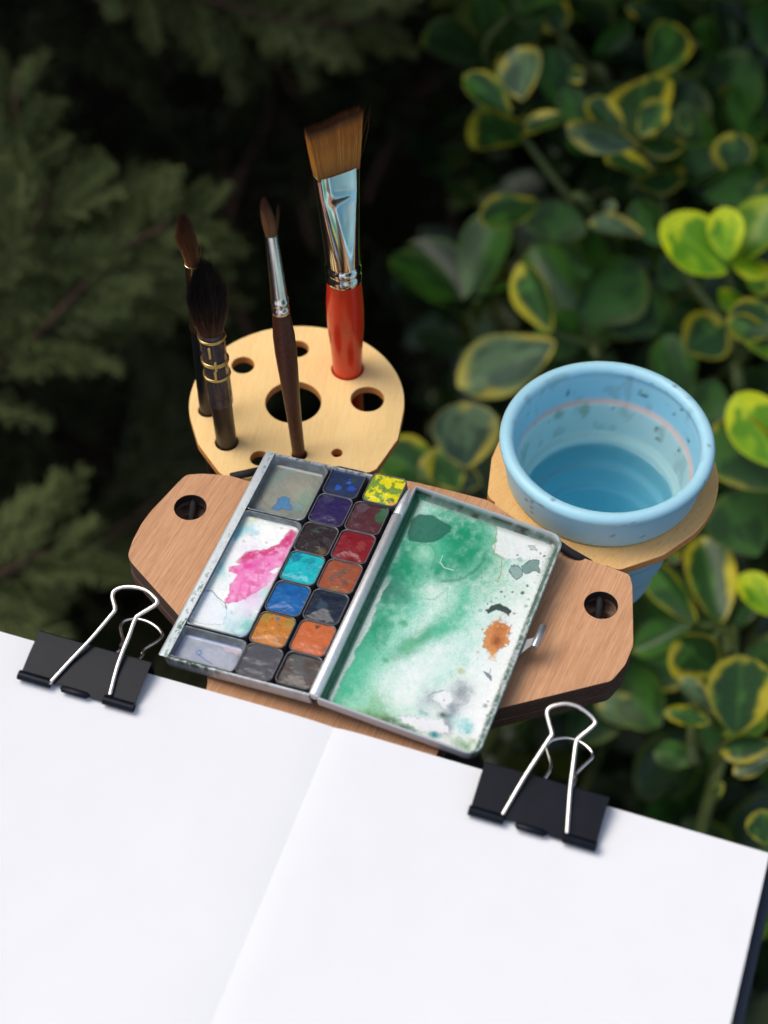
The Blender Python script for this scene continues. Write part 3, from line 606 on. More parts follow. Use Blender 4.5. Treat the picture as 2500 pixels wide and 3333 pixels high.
zs(zm, 640, 880, 140, 45, 22, lin(105, 130, 80), .8, amp=9, size=12); zs(zm, 780, 920, 130, 30, 22, lin(85, 110, 85), .75, amp=9, size=10); zs(zm, 440, 830, 120, 30, 22, lin(170, 200, 120), .6)
p.poly([zm(*q) for q in ((750, 850), (860, 845), (960, 860), (1130, 880), (1190, 990), (1080, 990), (930, 975), (880, 930), (790, 905))], lin(240, 240, 243), .95, 1.5, 11, 9, .4, lin(90, 100, 105), 1.3)
zs(zm, 1060, 1000, 45, 25, 15, lin(20, 140, 145), .85, amp=4, size=9); zs(zm, 1300, 1090, 110, 45, 25, lin(140, 185, 140), .7, amp=10, size=12); zs(zm, 1370, 1060, 50, 40, 0, lin(160, 195, 130), .6)
p.poly([zm(*q) for q in ((1465, 475), (1500, 485), (1530, 510), (1532, 550), (1500, 520))], lin(110, 125, 140), .9, 1.2, 2, 6, .6, lin(35, 45, 60), 1.3); p.line([zm(1525, 450), zm(1515, 490)], 1.2, lin(50, 60, 70), .8, amp=1)
for cx, cy, r_, col in ((1500, 842, 17, lin(80, 105, 90)), (1500, 725, 10, lin(70, 80, 95)), (1368, 642, 11, lin(160, 190, 175)), (1480, 760, 22, lin(140, 155, 165)), (1140, 712, 6, lin(60, 60, 65)), (1280, 470, 34, lin(200, 205, 150)), (1340, 305, 26, lin(225, 235, 232)), (650, 380, 34, lin(75, 175, 125)), (800, 75, 40, lin(70, 165, 115)), (1415, 315, 13, lin(230, 150, 120))):
    zs(zm, cx, cy, r_, r_ * .7, 20, col, .85, amp=3, size=7, p=3)
# ragged bare strip along the hinge side, granulation and edges
lu = 5.2 + 1.2 * (fbm(V / 5, V * 0, 5, 4) - .5) * 2; p.mix(ss(lu, lu - .5, U) * ss(60, 48, V) * .8, lin(226, 238, 230)); p.mix(ss(1.1, .5, U - 2.6) * .9, lin(30, 110, 80))
g_ = fbm(x / 2.2, y / 2.2, 9, 2); dark = 1 - p.c.mean(1) / .8; p.mix(ss(.60, .74, g_) * np.clip(dark * 1.6, 0, .32), lin(30, 110, 85)); p.grain(.08, 7)
v_ = fbm(x / 13, y / 13, 61, 5); ridge = np.exp(-((v_ - .5) / .012) ** 2); p.mix(ridge * .35 * ss(.03, .25, dark), lin(60, 140, 110))
p.mix(ss(1.2, 0, E_) * (.35 + .65 * (n_ * 0 + fbm(x / 9, y / 9, 3) > .5)) * ((U > 40) | (V < 8)), lin(130, 165, 145)); p.mix(ss(3.2, 0, E_) * ss(70, 86, V) * .6, lin(70, 110, 85))
mb.build('lid_enamel', M['enamel'], tin, cols=p.c, angle=180)
# snap catch on the lid edge
mb = MB(); c0 = [LF.P(LW + .2 + 3.6 * t, 46 + 3.4 * t, -1.6 + 1.6 * t) for t in (0, .3, .6, 1)]
rings = [[c + LF.v * (3.4 - 1.6 * i / 3) - LF.n * .3, c + LF.v * (3.4 - 1.6 * i / 3) + LF.n * .3, c - LF.v * 3 * (1 - i / 4) + LF.n * .3, c - LF.v * 3 * (1 - i / 4) - LF.n * .3] for i, c in enumerate(c0)]
loft(mb, rings, True, True, True)
lathe(mb, LF.P(LW + 3.9, 46.5, .3), LF.v + LF.u * .05, [(0, .2), (0, 1.1), (.4, 1.3), (9, 1.3), (9.6, 1.0), (9.6, .2)], 16, True, True)
mb.build('catch', M['tin'], tin)

# mixing wells ---------------------------------------------------------------
def well(u0, v0, u1, v1, depth, rad, label, base, fn, slope=1.2, top=-.55):
    c = TF.P((u0 + u1) / 2, (v0 + v1) / 2, -5); t = thing('mixing_pan', c, label, 'mixing pan', 'metal mixing pans along the left side of the tin')
    mb = MB(); lv = [(u0 + .3, v0 + .3, u1 - .3, v1 - .3, rad, -5.2), (u0, v0, u1, v1, rad, -4.6), (u0, v0, u1, v1, rad, top - .15), (u0 + .15, v0 + .15, u1 - .15, v1 - .15, rad, top), (u0 + .4, v0 + .4, u1 - .4, v1 - .4, rad, top), (u0 + .55, v0 + .55, u1 - .55, v1 - .55, rad, top - .2),
                     (u0 + .55 + slope * .7, v0 + .55 + slope * .7, u1 - .55 - slope * .7, v1 - .55 - slope * .7, rad * .9, top - depth * .8), (u0 + .55 + slope, v0 + .55 + slope, u1 - .55 - slope, v1 - .55 - slope, rad * .8, top - depth)]
    rrloft(mb, TF, lv, True, True); mb.build('pan_wall', M['well'], t)
    nu = int((u1 - u0) * 6); nv = int((v1 - v0) * 6); q = slope * .75
    mb, U, V, P, E_ = rrgrid(TF, u0 + q, v0 + q, u1 - q, v1 - q, rad, nu, nv, lambda u, v, e: top - depth + .04 + .55 * ss(1.6, 0, e) + .05 * (fbm(u, v, 8) - .5))
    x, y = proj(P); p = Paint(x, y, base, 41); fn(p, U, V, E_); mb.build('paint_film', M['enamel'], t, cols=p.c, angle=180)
zt = lambda a, b: (750 + a / 2.552, 1420 + b / 2.552); zb = lambda a, b: (480 + a / 2.552, 1850 + b / 2.552); z1 = lambda a, b: (450 + a / 1.659, 1400 + b / 1.659)
def f_top(p, U, V, E):
    p.mix(ss(.3, .7, fbm(p.x / 40, p.y / 40, 3)) * .6, lin(148, 152, 142))
    p.poly([zt(*q) for q in ((260, 420), (330, 320), (480, 270), (650, 300), (760, 400), (690, 560), (560, 600), (440, 600), (350, 590), (270, 540))], lin(150, 152, 138), .55, 12, 10, 30, .5, lin(120, 118, 95), 3)
    p.splat(*zt(390, 330), 60, 20, -20, lin(120, 150, 145), .6); p.splat(*zt(560, 430), 40, 30, 20, lin(165, 160, 140), .5); p.splat(*zt(620, 540), 24, 34, 30, lin(110, 160, 130), .6)
    p.poly([zt(*q) for q in ((345, 600), (385, 560), (400, 515), (450, 500), (495, 520), (490, 560), (530, 590), (500, 615), (420, 600), (380, 620))], lin(52, 128, 180), .85, 3, 4, 10, .4, lin(25, 85, 130), 2.5)
    p.poly([zt(*q) for q in ((500, 560), (560, 540), (610, 580), (590, 620), (520, 620))], lin(120, 155, 165), .4, 3, 5, 12, .3, lin(70, 100, 110), 2)
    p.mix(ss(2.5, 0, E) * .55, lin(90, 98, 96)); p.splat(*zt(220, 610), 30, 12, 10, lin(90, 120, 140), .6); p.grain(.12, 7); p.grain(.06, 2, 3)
well(1.8, 67.9, 25.5, 94.0, 3.6, 2.6, 'grey mixing pan with a small blue puddle, in the top left of the tin', lin(118, 122, 116), f_top)
def f_mid(p, U, V, E):
    aq, pk, mg, lv_ = lin(150, 215, 225), lin(236, 120, 190), lin(205, 22, 110), lin(205, 190, 228)
    f = z1
    for a in ((560, 540, 70, 40, aq, .8), (430, 640, 60, 90, lin(190, 230, 232), .8), (590, 640, 50, 40, lv_, .7), (640, 900, 70, 90, lin(225, 205, 235), .8), (690, 870, 40, 120, lin(175, 225, 215), .8), (560, 1040, 90, 60, lin(160, 215, 205), .75), (350, 900, 60, 60, lin(200, 225, 238), .8), (620, 480, 90, 20, lin(215, 222, 180), .7), (520, 500, 50, 24, lin(140, 205, 195), .7), (480, 1080, 120, 30, lin(170, 210, 230), .6), (400, 760, 60, 90, lin(220, 240, 240), .8), (580, 960, 60, 50, lin(228, 210, 238), .6)):
        c = f(a[0], a[1]); p.splat(c[0], c[1], a[2] / 1.659, a[3] / 1.659, -30, a[4], a[5], amp=12, size=22)
    for q in ((650, 800, 55, 50, lin(240, 150, 205), .85), (700, 720, 50, 60, lin(236, 120, 190), .8), (600, 880, 40, 40, lin(235, 170, 215), .7), (500, 560, 60, 30, lin(110, 200, 215), .8), (420, 720, 30, 90, lin(150, 220, 222), .8), (640, 560, 16, 40, lin(150, 210, 230), .7), (470, 1000, 80, 40, lin(200, 228, 240), .7), (600, 1060, 90, 26, lin(110, 190, 180), .7), (560, 1110, 60, 16, lin(120, 185, 235), .8)):
        c = f(q[0], q[1]); p.splat(c[0], c[1], q[2] / 1.659, q[3] / 1.659, -30, q[4], q[5], amp=12, size=18)
    p.poly([f(*q) for q in ((655, 510), (740, 505), (755, 560), (740, 630), (690, 640), (650, 600), (625, 575), (660, 550))], W_, .95, 2, 5, 12, .15, aq, 2)
    p.poly([f(*q) for q in ((860, 560), (830, 540), (800, 580), (750, 630), (690, 645), (600, 665), (550, 700), (530, 715), (560, 720), (485, 745), (495, 765), (540, 775), (530, 800), (500, 830), (500, 870), (470, 920), (480, 938), (540, 922), (620, 880), (690, 835), (745, 785), (800, 715), (850, 630))], pk, .88, 3, 8, 11, .5, lin(205, 30, 120), 2.5)
    p.poly([f(*q) for q in ((862, 560), (820, 535), (760, 620), (690, 650), (610, 650), (550, 695), (530, 715), (600, 705), (660, 680), (740, 670), (800, 640))], mg, .88, 7, 7, 18, .2, lin(165, 10, 80), 3)
    p.splat(*f(720, 810), 34, 16, -50, lin(238, 190, 225), .8, amp=14, size=12); pm = (p.c[:, 1] < .42 * p.c[:, 0]); p.mix(ss(.45, .72, fbm(p.x / 20, p.y / 12, 19, 5)) * .6 * pm, lin(247, 190, 226)); p.mix(ss(.52, .7, fbm(p.x / 14, p.y / 20, 23, 5)) * .5 * pm, lin(214, 30, 128)); c = f(600, 745); p.splat(c[0], c[1], 45, 14, -20, lin(228, 60, 160), .75); c = f(560, 830); p.splat(c[0], c[1], 18, 34, 25, lin(240, 110, 185), .6)
    p.poly([f(*q) for q in ((480, 700), (520, 600), (590, 570), (620, 610), (600, 650), (540, 690))], W_, .6, 4, 8, 16)
    p.poly([f(*q) for q in ((320, 960), (330, 880), (400, 870), (450, 930), (480, 970), (460, 1050), (350, 1050), (290, 1030))], lin(232, 240, 246), .8, 3, 6, 14, .35, lin(110, 150, 175), 2); p.line([f(330, 870), f(400, 865), f(430, 905), f(470, 930), f(475, 965)], 1.6, lin(60, 80, 95), .8)
    p.poly([f(*q) for q in ((740, 745), (770, 740), (740, 775), (705, 770))], W_, .9, 1.5, 3, 8, .3, lin(160, 210, 200), 1.5)
    for q in ((610, 567), (692, 607), (570, 600), (505, 985), (605, 1000), (775, 530)): c = f(*q); p.poly([(c[0] + 4 * math.cos(a), c[1] + 3 * math.sin(a)) for a in np.linspace(0, 5.5, 7)], lin(235, 200, 225), .3, 1, 1, 5, .6, lin(200, 90, 150), 1)
    v_ = fbm(p.x / 12, p.y / 12, 61, 5); p.mix(np.exp(-((v_ - .5) / .012) ** 2) * .3, lin(90, 160, 170)); p.mix(ss(2.0, 0, E) * ss(.4, .6, fbm(p.x / 8, p.y / 8, 2)) * .5, lin(130, 185, 190)); p.mix(ss(2.6, 0, E) * ss(55, 66, V) * .8, lin(120, 135, 118)); p.grain(.05, 5)
well(1.8, 15.3, 26.2, 67.4, 2.6, 2.8, 'long white mixing pan with a magenta pool', W_, f_mid, .8, -.45)
def f_bot(p, U, V, E):
    p.mix(ss(.35, .7, fbm(p.x / 25, p.y / 25, 3)) * .5, lin(178, 182, 196)); b = lin(20, 100, 175)
    p.mix(ss(1.4, .5, E) * ((U < 5) | (V > 11)) * .9, b); p.line([zb(440, 685), zb(415, 690), zb(402, 712), zb(430, 722), (480 + 450 / 2.552, 1850 + 700 / 2.552), zb(430, 680)], 2, b, .8, amp=2); p.line([zb(430, 722), zb(480, 760), zb(540, 795)], 2, b, .8, amp=2)
    p.poly([zb(*q) for q in ((610, 655), (700, 660), (800, 690), (770, 740), (700, 700), (640, 690))], lin(196, 178, 190), .7, 3, 5, 10, .4, lin(120, 110, 130), 2); p.splat(*zb(770, 740), 12, 12, 0, lin(70, 72, 85), .7, amp=6, size=6); p.splat(*zb(790, 620), 26, 6, 12, lin(60, 70, 60), .7)
well(1.8, 1.4, 27.4, 14.6, 3.4, 2.0, 'shallow blue-grey mixing pan in the bottom left corner of the tin', lin(150, 158, 176), f_bot)

# paint pans ---------------------------------------------------------------
def pan(u, v, label, c0, c1, seed, level=-.5, dome=.12, extra=None, top=-.6, mixlo=.45, mixhi=.6, tilt=0, scale2=2.2):
    s = 6.68; r = 2.2; t = thing('paint_pan', TF.P(u, v, -5), label, 'paint pan', 'small square paint pans in the tin')
    mb = MB(); u0, v0, u1, v1 = u - s, v - s, u + s, v + s; k = lambda i, h, rr=r: (u0 + i, v0 + i, u1 - i, v1 - i, rr, h)
    rrloft(mb, TF, [k(.3, top - 4.6), k(0, top - 4.2), k(0, top - .1), k(.08, top), k(.26, top), k(.36, top - .1), k(.42, top - 2)], True, False); mb.build('pan_wall', M['pan_metal'], t)
    rs = random.Random(seed); ox, oy = rs.uniform(0, 99), rs.uniform(0, 99)
    h = lambda a, b, e: top + level + dome * ss(0, 5.5, e) - .35 * ss(.5, 0, e) * 0 + .20 * (fbm(a / scale2 * .7 + ox, b / scale2 + oy, seed, 4) - .5) + .03 * (fbm(a / .8, b / .8, seed + 3, 2) - .5)
    mb, U, V, P, E_ = rrgrid(TF, u0 + .38, v0 + .38, u1 - .38, v1 - .38, r - .3, 60, 60, h)
    x, y = proj(P); p = Paint(x, y, np.array(c0) ** 1.12, seed)
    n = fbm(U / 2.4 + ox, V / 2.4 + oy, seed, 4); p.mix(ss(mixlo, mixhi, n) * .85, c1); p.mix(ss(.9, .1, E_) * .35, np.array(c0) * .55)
    if extra: extra(p, U - u, V - v, E_)
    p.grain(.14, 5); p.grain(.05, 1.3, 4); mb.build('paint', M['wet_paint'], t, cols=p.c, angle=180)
def spots(cols, n, seed, rr=(.2, .6)):
    def f(p, a, b, E):
        q = random.Random(seed)
        for k in range(n):
            cx, cy, r_ = q.uniform(-5, 5), q.uniform(-5, 5), q.uniform(*rr); d = np.hypot(a - cx, b - cy); p.mix(ss(r_, r_ * .6, d) * .8, q.choice(cols))
    return f
def corner(cx, cy, r_, col, al=.9):
    def f(p, a, b, E):
        d = np.hypot(a - cx, b - cy) + 1.2 * (fbm(a, b, 7) - .5) * 2; p.mix(ss(r_, r_ * .75, d) * al, col)
    return f
def both(*fs): return lambda *a: [f(*a) for f in fs]
def wedge(a0, b0, col):
    def f(p, a, b, E):
        d = np.abs(a - a0) * 1.7 + (b0 - b) * 1.0; p.mix(ss(1.9, 1.3, d + .5 * (fbm(a * 2, b * 2, 3) - .5)) * (b < b0 + .3) * .9, col)
    return f
A_V = [89.0, 75.7, 62.1, 48.8, 35.2, 21.5, 8.0]; A_U = [33.2, 33.0, 33.0, 33.2, 33.4, 33.4, 34.3]; B_V = [75.8, 62.5, 49.1, 35.6, 22.2, 8.8]; B_U = [46.9, 47.0, 47.2, 47.4, 48.0, 48.5]
pan(A_U[0], A_V[0], 'navy blue paint pan with bright blue flecks, above the violet pan', lin(40, 58, 92), lin(28, 48, 84), 1, extra=both(corner(3.4, -2, 1.5, lin(28, 72, 170)), corner(-1.5, -2.6, 1.3, lin(32, 82, 175)), corner(1.4, .8, .9, lin(35, 90, 190)), corner(2.6, 1.6, 1.2, lin(40, 80, 60), .5)))
pan(A_U[1], A_V[1], 'deep violet paint pan', lin(46, 34, 92), lin(34, 24, 74), 2, extra=corner(-3, 5, 2.6, lin(62, 62, 92), .6))
pan(A_U[2], A_V[2], 'blackish purple paint pan with a hair on it, above the turquoise pan', lin(50, 36, 44), lin(34, 28, 34), 3, extra=both(corner(-1.5, 3.4, 1.3, lin(45, 75, 55), .7), corner(3.8, -4.6, 2, lin(100, 82, 42), .6), spots([lin(150, 150, 140)], 16, 3, (.08, .16))))
pan(A_U[3], A_V[3], 'bright turquoise paint pan', lin(0, 188, 196), lin(10, 160, 175), 4, dome=.2, extra=both(corner(-4.2, 4, 2.4, lin(0, 110, 140), .8), corner(1.6, 4, 1.6, lin(20, 130, 140), .6), spots([lin(0, 120, 130)], 9, 8, (.15, .4))))
pan(A_U[4], A_V[4], 'bright blue paint pan below the turquoise one', lin(0, 106, 172), lin(0, 84, 150), 5, dome=.2, extra=corner(-4.8, 5, 1.6, lin(30, 70, 110), .6))
pan(A_U[5], A_V[5], 'yellow ochre paint pan with bubbles', lin(200, 132, 52), lin(176, 112, 50), 6, dome=.25, extra=both(wedge(-.2, 5.3, lin(40, 120, 150)), corner(-4.5, 4.5, 2.4, lin(150, 130, 50), .7), corner(4.6, 4.4, 2.2, lin(150, 135, 60), .7), corner(3.5, -3.5, 1.8, lin(160, 120, 100), .5), spots([lin(140, 88, 36), lin(222, 165, 90)], 14, 5, (.25, .55))))
pan(A_U[6], A_V[6], 'dark slate grey paint pan beside the blue-grey mixing pan', lin(88, 88, 96), lin(76, 76, 84), 7, level=-.4, dome=.1)
pan(49.0, 88.6, 'yellow paint pan streaked with green, in the top right corner', lin(228, 218, 28), lin(78, 135, 60), 8, top=.9, mixlo=.50, mixhi=.56, level=-.35, dome=.3, extra=both(corner(3.8, -4.2, 1.7, lin(50, 110, 60)), corner(-1.5, 1, 1.7, lin(70, 130, 70), .8), corner(-4.5, -1.5, 1.1, lin(80, 140, 60)), corner(5, -5.6, 1.6, lin(225, 165, 60)), corner(4.6, 3.4, 1.9, lin(236, 222, 20), .9), corner(0.5, 5, 1.6, lin(236, 222, 20), .8)), scale2=1.2)
pan(B_U[0], B_V[0], 'maroon paint pan with a green corner, below the yellow pan', lin(88, 40, 50), lin(74, 46, 54), 9, extra=both(corner(5.2, 1.8, 3.0, lin(45, 95, 62), .85), corner(5.5, 5, 2.4, lin(50, 105, 66), .9), corner(-3.2, 4.2, 2.6, lin(88, 76, 88), .6), spots([lin(170, 140, 140)], 12, 4, (.08, .18))))
pan(B_U[1], B_V[1], 'glossy crimson paint pan', lin(136, 16, 38), lin(116, 12, 30), 10, dome=.3, extra=corner(2.4, 1.2, 1.9, lin(150, 70, 66), .5))
pan(B_U[2], B_V[2], 'rust brown paint pan with dark grey blotches', lin(158, 84, 54), lin(146, 76, 50), 11, extra=both(corner(-.4, 1.2, 1.8, lin(96, 76, 68), .8), corner(-2.6, -1.2, 1.4, lin(100, 78, 70), .8), corner(2.6, -2.2, 1.1, lin(95, 72, 62), .8), corner(1, 4, 1.4, lin(105, 80, 70), .6), corner(0, -5.6, 1.6, lin(140, 125, 60), .5)))
pan(B_U[3], B_V[3], 'very dark indigo paint pan', lin(28, 44, 66), lin(20, 32, 50), 12, dome=.5, extra=corner(-1.6, .4, 2.4, lin(56, 80, 104), .5))
pan(B_U[4], B_V[4], 'bright orange paint pan with a dark green fleck', lin(204, 112, 66), lin(190, 100, 56), 13, level=-.5, dome=.15, extra=both(wedge(-.4, 5.2, lin(52, 72, 58)), corner(5.6, -3, 1.3, lin(110, 95, 85), .7)))
pan(B_U[5], B_V[5], 'murky brown-grey paint pan in the bottom row beside the hinge', lin(94, 82, 78), lin(84, 84, 84), 14, level=-1.1, dome=.3, extra=corner(-2, 3, 2.6, lin(90, 98, 98), .5))
# ---------------------------------------------------------------- folding cup and its water
CZ = 9.4
cup = thing('folding_cup', (CC[0], CC[1], -82), 'light blue silicone folding cup with paint stains inside, set in the tan ring plate', 'cup')
prof = [(-82, .05), (-82, 16.5), (-80.6, 19.2), (-70, 22.0), (-66, 23.4), (-64.6, 24.9), (-50, 27.0), (-48.4, 28.6), (-34, 30.4), (-32.4, 32.2), (-9.5, 32.9), (-8.0, 33.4), (-7.95, 35.4), (-6.6, 36.2), (-1, 37.0), (4, 37.4), (6.3, 37.3), (6.7, 37.0)]
prof += [(CZ + 2.6 * math.sin(R(a)), 36.8 + 2.6 * math.cos(R(a))) for a in range(-66, 211, 12)]
prof += [(6.6, 34.6), (-2.5, 33.2), (-3.8, 32.9), (-4.6, 32.0), (-5.4, 31.7), (-19, 30.3), (-20.2, 29.9), (-21.0, 28.9), (-22, 28.6), (-33, 27.2), (-34.4, 26.6), (-35.2, 25.7), (-43, 24.6), (-44.2, 24.2), (-45, 23.2), (-60, 20.6), (-62, 19.0), (-78, 16.6), (-79.6, 15), (-79.6, .05)]
dprof = [prof[0]]
for a, b in zip(prof, prof[1:]):
    n = max(1, int(math.hypot(a[0] - b[0], a[1] - b[1]) / 1.4)); dprof += [(a[0] + (b[0] - a[0]) * k / n, a[1] + (b[1] - a[1]) * k / n) for k in range(1, n + 1)]
mb = MB(); NS = 160; lathe(mb, (CC[0], CC[1], 0), (0, 0, 1), dprof, NS)
V = np.array(mb.v); ring_i = np.repeat(np.arange(len(dprof)), NS); inner = ring_i > next(i for i, q in enumerate(dprof) if q[0] > CZ + 2 and q[1] < 36)
angv = np.arctan2(V[:, 1] - CC[1], V[:, 0] - CC[0]); z = V[:, 2]
blue = lin(172, 220, 238); p = Paint(angv * 36, z * 1.0, blue, 71)
p.mix(inner * ss(6.5, 4, z) * .55, lin(140, 210, 234)); p.mix(inner * ss(-4.0, -5.2, z) * .8, lin(202, 240, 242))
p.mix(inner * np.exp(-((z + 4.4) / .9) ** 2) * ss(-1.0, .2, np.cos(angv - R(35))) * .8, lin(222, 170, 150)); p.mix(inner * np.exp(-((z + 20.6) / .7) ** 2) * .45, lin(110, 150, 140)); p.mix(inner * ss(-24, -27, z) * .75, lin(150, 228, 250)); p.mix(inner * np.exp(-((z + 34.8) / .9) ** 2) * .6, lin(150, 195, 215)); p.mix(inner * np.exp(-((z + 44.6) / .9) ** 2) * .5, lin(120, 185, 212))
s_ = fbm(angv * 36 / 1.1, z / 1.6, 33, 3); p.mix(inner * ss(.82, .88, s_) * (z > -12) * .5, lin(58, 92, 90)); s2 = fbm(angv * 36 / 5, z / 9, 35, 4); p.mix(inner * ss(.58, .75, s2) * (z > -18) * .3, lin(110, 130, 110))
rs = random.Random(5)
for k in range(14):
    a0, z0 = R(rs.uniform(10, 170)), rs.uniform(-16, 7); w, h = rs.uniform(.25, .8), rs.uniform(.25, 1.3); d = np.hypot((angv - a0) * 33 / w, (z - z0) / h); p.mix(inner * ss(1.2, .7, d) * .8, rs.choice([lin(50, 80, 80), lin(60, 95, 70), lin(120, 130, 80), lin(80, 120, 130)]))
for a0, z0, w, h, c in ((98, -8, 2.2, 3.4, lin(150, 185, 160)), (118, -7, 2.6, 2.4, lin(140, 180, 170)), (44, -9, .7, 2.6, lin(55, 80, 45)), (42, -13, 1.1, 1.2, lin(95, 115, 60)), (16, -1, 1.2, 1.0, lin(30, 80, 90)), (60, 2, 1.6, .6, lin(35, 95, 110))):
    d = np.hypot((angv - R(a0)) * 33 / w, (z - z0) / h) + .8 * (fbm(angv * 30, z, 3) - .5); p.mix(inner * ss(1.1, .8, d) * .75, c)
for a0, z0, w, h, c in ((-93, 7.2, 1.2, .5, lin(150, 75, 85)), (-88, 7.0, 1.1, .35, lin(150, 80, 85)), (-20, 5, 1.0, 3.4, lin(130, 75, 70)), (-131, 8.4, 1.6, 1.0, lin(120, 150, 120)), (-50, 8.2, 1.3, .5, lin(120, 150, 130)), (-20, 9, .5, .6, lin(80, 60, 90)), (12, 11, .5, 1.0, lin(70, 40, 80))):
    d = np.hypot((angv - R(a0)) * 38 / w, (z - z0) / h) + .8 * (fbm(angv * 30, z, 3) - .5); p.mix((~inner) * ss(1.1, .7, d) * .8, c)
s3 = fbm(angv * 36 / .6, z / .6, 39, 2); p.mix((~inner) * ss(.82, .88, s3) * .6, lin(70, 90, 110))
mb.build('cup_body', M['cup'], cup, cols=p.c, angle=60)
mb = MB(); rings = [[np.array([CC[0] + r_ * math.cos(a), CC[1] + r_ * math.sin(a), -24.6 + (.35 if r_ > 27.8 else 0)]) for a in np.linspace(0, 2 * math.pi, 72, endpoint=False)] for r_ in (28.4, 27.6, 26, 14, .1)]
loft(mb, rings, True); w_ = mb.build('rinse_water', M['water'], None, (CC[0], CC[1], -25), angle=180); tag(w_, 'still blue rinse water inside the folding cup', 'water')

# ---------------------------------------------------------------- brushes
def strands(name, parent, n, root, tip, cols, rad, seed, seg=5, bend=.6):
    """root(i)->3d, tip(i)->3d; cols: list of (t, colour)"""
    rs = random.Random(seed); V = []; F_ = []; C = []
    for i in range(n):
        a, b, r_, dv, cm = root(i, rs), tip(i, rs), rad * rs.uniform(.7, 1.2), np.array([rs.gauss(0, bend), rs.gauss(0, bend), 0]), rs.uniform(.7, 1.25)
        a, b = np.array(a, float), np.array(b, float); T = (b - a) / (np.linalg.norm(b - a) + 1e-9); X = np.cross(T, (0, 1, .1)); X /= np.linalg.norm(X); Y = np.cross(T, X)
        s0 = len(V)
        for k in range(seg + 1):
            t = k / seg; c = a * (1 - t) + b * t + dv * math.sin(math.pi * t); q = r_ * (1 - t ** 3 * .8)
            cc = np.array([np.interp(t, [x[0] for x in cols], [x[1][j] for x in cols]) for j in range(3)]) * cm
            for j in range(3): V.append(c + q * (X * math.cos(2.0944 * j) + Y * math.sin(2.0944 * j))); C.append(cc)
        for k in range(seg):
            for j in range(3): F_.append((s0 + k * 3 + j, s0 + k * 3 + (j + 1) % 3, s0 + k * 3 + 3 + (j + 1) % 3, s0 + k * 3 + 3 + j))
    mb = MB(); mb.add(V, F_); o = mb.build(name, M['hair'], parent, cols=np.array(C), angle=180); o['kind'] = 'stuff'; return o
def interp(prof, x): return np.interp(x, [q[0] for q in prof], [q[1] for q in prof])
def axis_pt(B, D, h): return B + D * h

# wide flat brush, red handle
B = np.array([-14.3, 496.6, -8.0]); D = np.array([-.012, 0, 1.0]); D /= np.linalg.norm(D); yaw = R(28); X = np.array([math.cos(yaw), math.sin(yaw), 0]); Yd = np.array([-math.sin(yaw), math.cos(yaw), 0])
b1 = thing('paint_brush', B + D * -95, 'wide flat angled brush with a red handle and silver ferrule, tallest in the disc', 'paint brush', 'paint brushes standing in the wooden disc')
mb = MB(); lathe(mb, B, D, [(-95, 4.0), (-90, 5.0), (-60, 5.7), (-20, 5.8), (0, 5.8), (6, 5.9), (14, 6.3), (22, 6.95), (29, 7.15), (35, 7.1), (41, 6.8), (46, 6.45), (50, 6.2)], 40, True, True); mb.build('handle', M['red'], b1)
def selipse(c, a, b, n, e): 
    out = []
    for k in range(n):
        t = 2 * math.pi * k / n; ct, st = math.cos(t), math.sin(t); out.append(c + X * a * math.copysign(abs(ct) ** (2 / e), ct) + Yd * b * math.copysign(abs(st) ** (2 / e), st))
    return out
FT = 101.0; prof = [(48.6, 6.5, 6.5, 2), (48.8, 6.75, 6.75, 2), (51.5, 6.75, 6.75, 2), (52.3, 6.3, 6.3, 2), (53.0, 6.3, 6.3, 2), (53.6, 6.8, 6.8, 2), (55.6, 6.8, 6.8, 2), (56.4, 6.35, 6.35, 2), (57.5, 6.3, 6.3, 2), (62, 6.4, 5.95, 2.1), (68, 6.7, 5.35, 2.3), (75, 7.05, 4.65, 2.6), (81, 7.4, 4.05, 2.9), (86, 7.65, 3.55, 3.2), (90, 7.85, 3.15, 3.5), (91, 7.95, 2.95, 3.5), (96, 8.25, 2.8, 3.5), (FT, 8.5, 2.7, 3.5), (FT + .05, 8.25, 2.45, 3.5), (FT - 3, 8.1, 2.3, 3.5)]
rings = [selipse(B + D * h - X * (h - 48) * .022, a, b, 64, e) for h, a, b, e in prof]
mb = MB(); loft(mb, rings, True); mb.build('ferrule', M['chrome'], b1, angle=35)
topc = B + D * (FT - 1) - X * (FT - 48) * .022
def rt(i, rs):
    a = rs.uniform(-1, 1); b = rs.uniform(-1, 1) ; return topc + X * a * 8.0 + Yd * b * 2.1
state = {}
def root_f(i, rs):
    a, b = rs.uniform(-1, 1), rs.uniform(-1, 1)
    if rs.random() < .45: b = -1 + .15 * rs.random()
    if i % 12 == 0: a = random.Random(i).choice([-1, 1])
    state[i] = (a, b); return topc + X * a * 7.95 + Yd * b * 2.15
def tip_f(i, rs):
    a, b = state[i]; hgt = 23.5 + 1.2 * a - 1.6 * max(0, -a - .3) * 0 + rs.gauss(0, .35) + .25 * math.sin(a * 5)
    return topc + X * (a * 10.3 - .4) + Yd * b * 1.7 + D * hgt + np.array([rs.gauss(0, .12), 0, 0])
br = [(0, lin(150, 96, 40)), (.3, lin(220, 150, 62)), (.80, lin(208, 132, 52)), (.90, lin(110, 58, 34)), (1, lin(50, 30, 28))]
strands('bristles', b1, 2600, root_f, tip_f, br, .13, 3, 5, .12)
def stray_r(i, rs): return topc + X * 7.9 + Yd * rs.uniform(-1, 1)
def stray_t(i, rs): return topc + X * (9.6 + rs.uniform(0, 5)) + D * (21 + rs.uniform(-2, 4)) + Yd * rs.uniform(-2, 3)
strands('stray_hair', bpy.data.objects['bristles'], 7, stray_r, stray_t, [(0, lin(150, 90, 40)), (1, lin(90, 60, 40))], .07, 5, 8, .7)

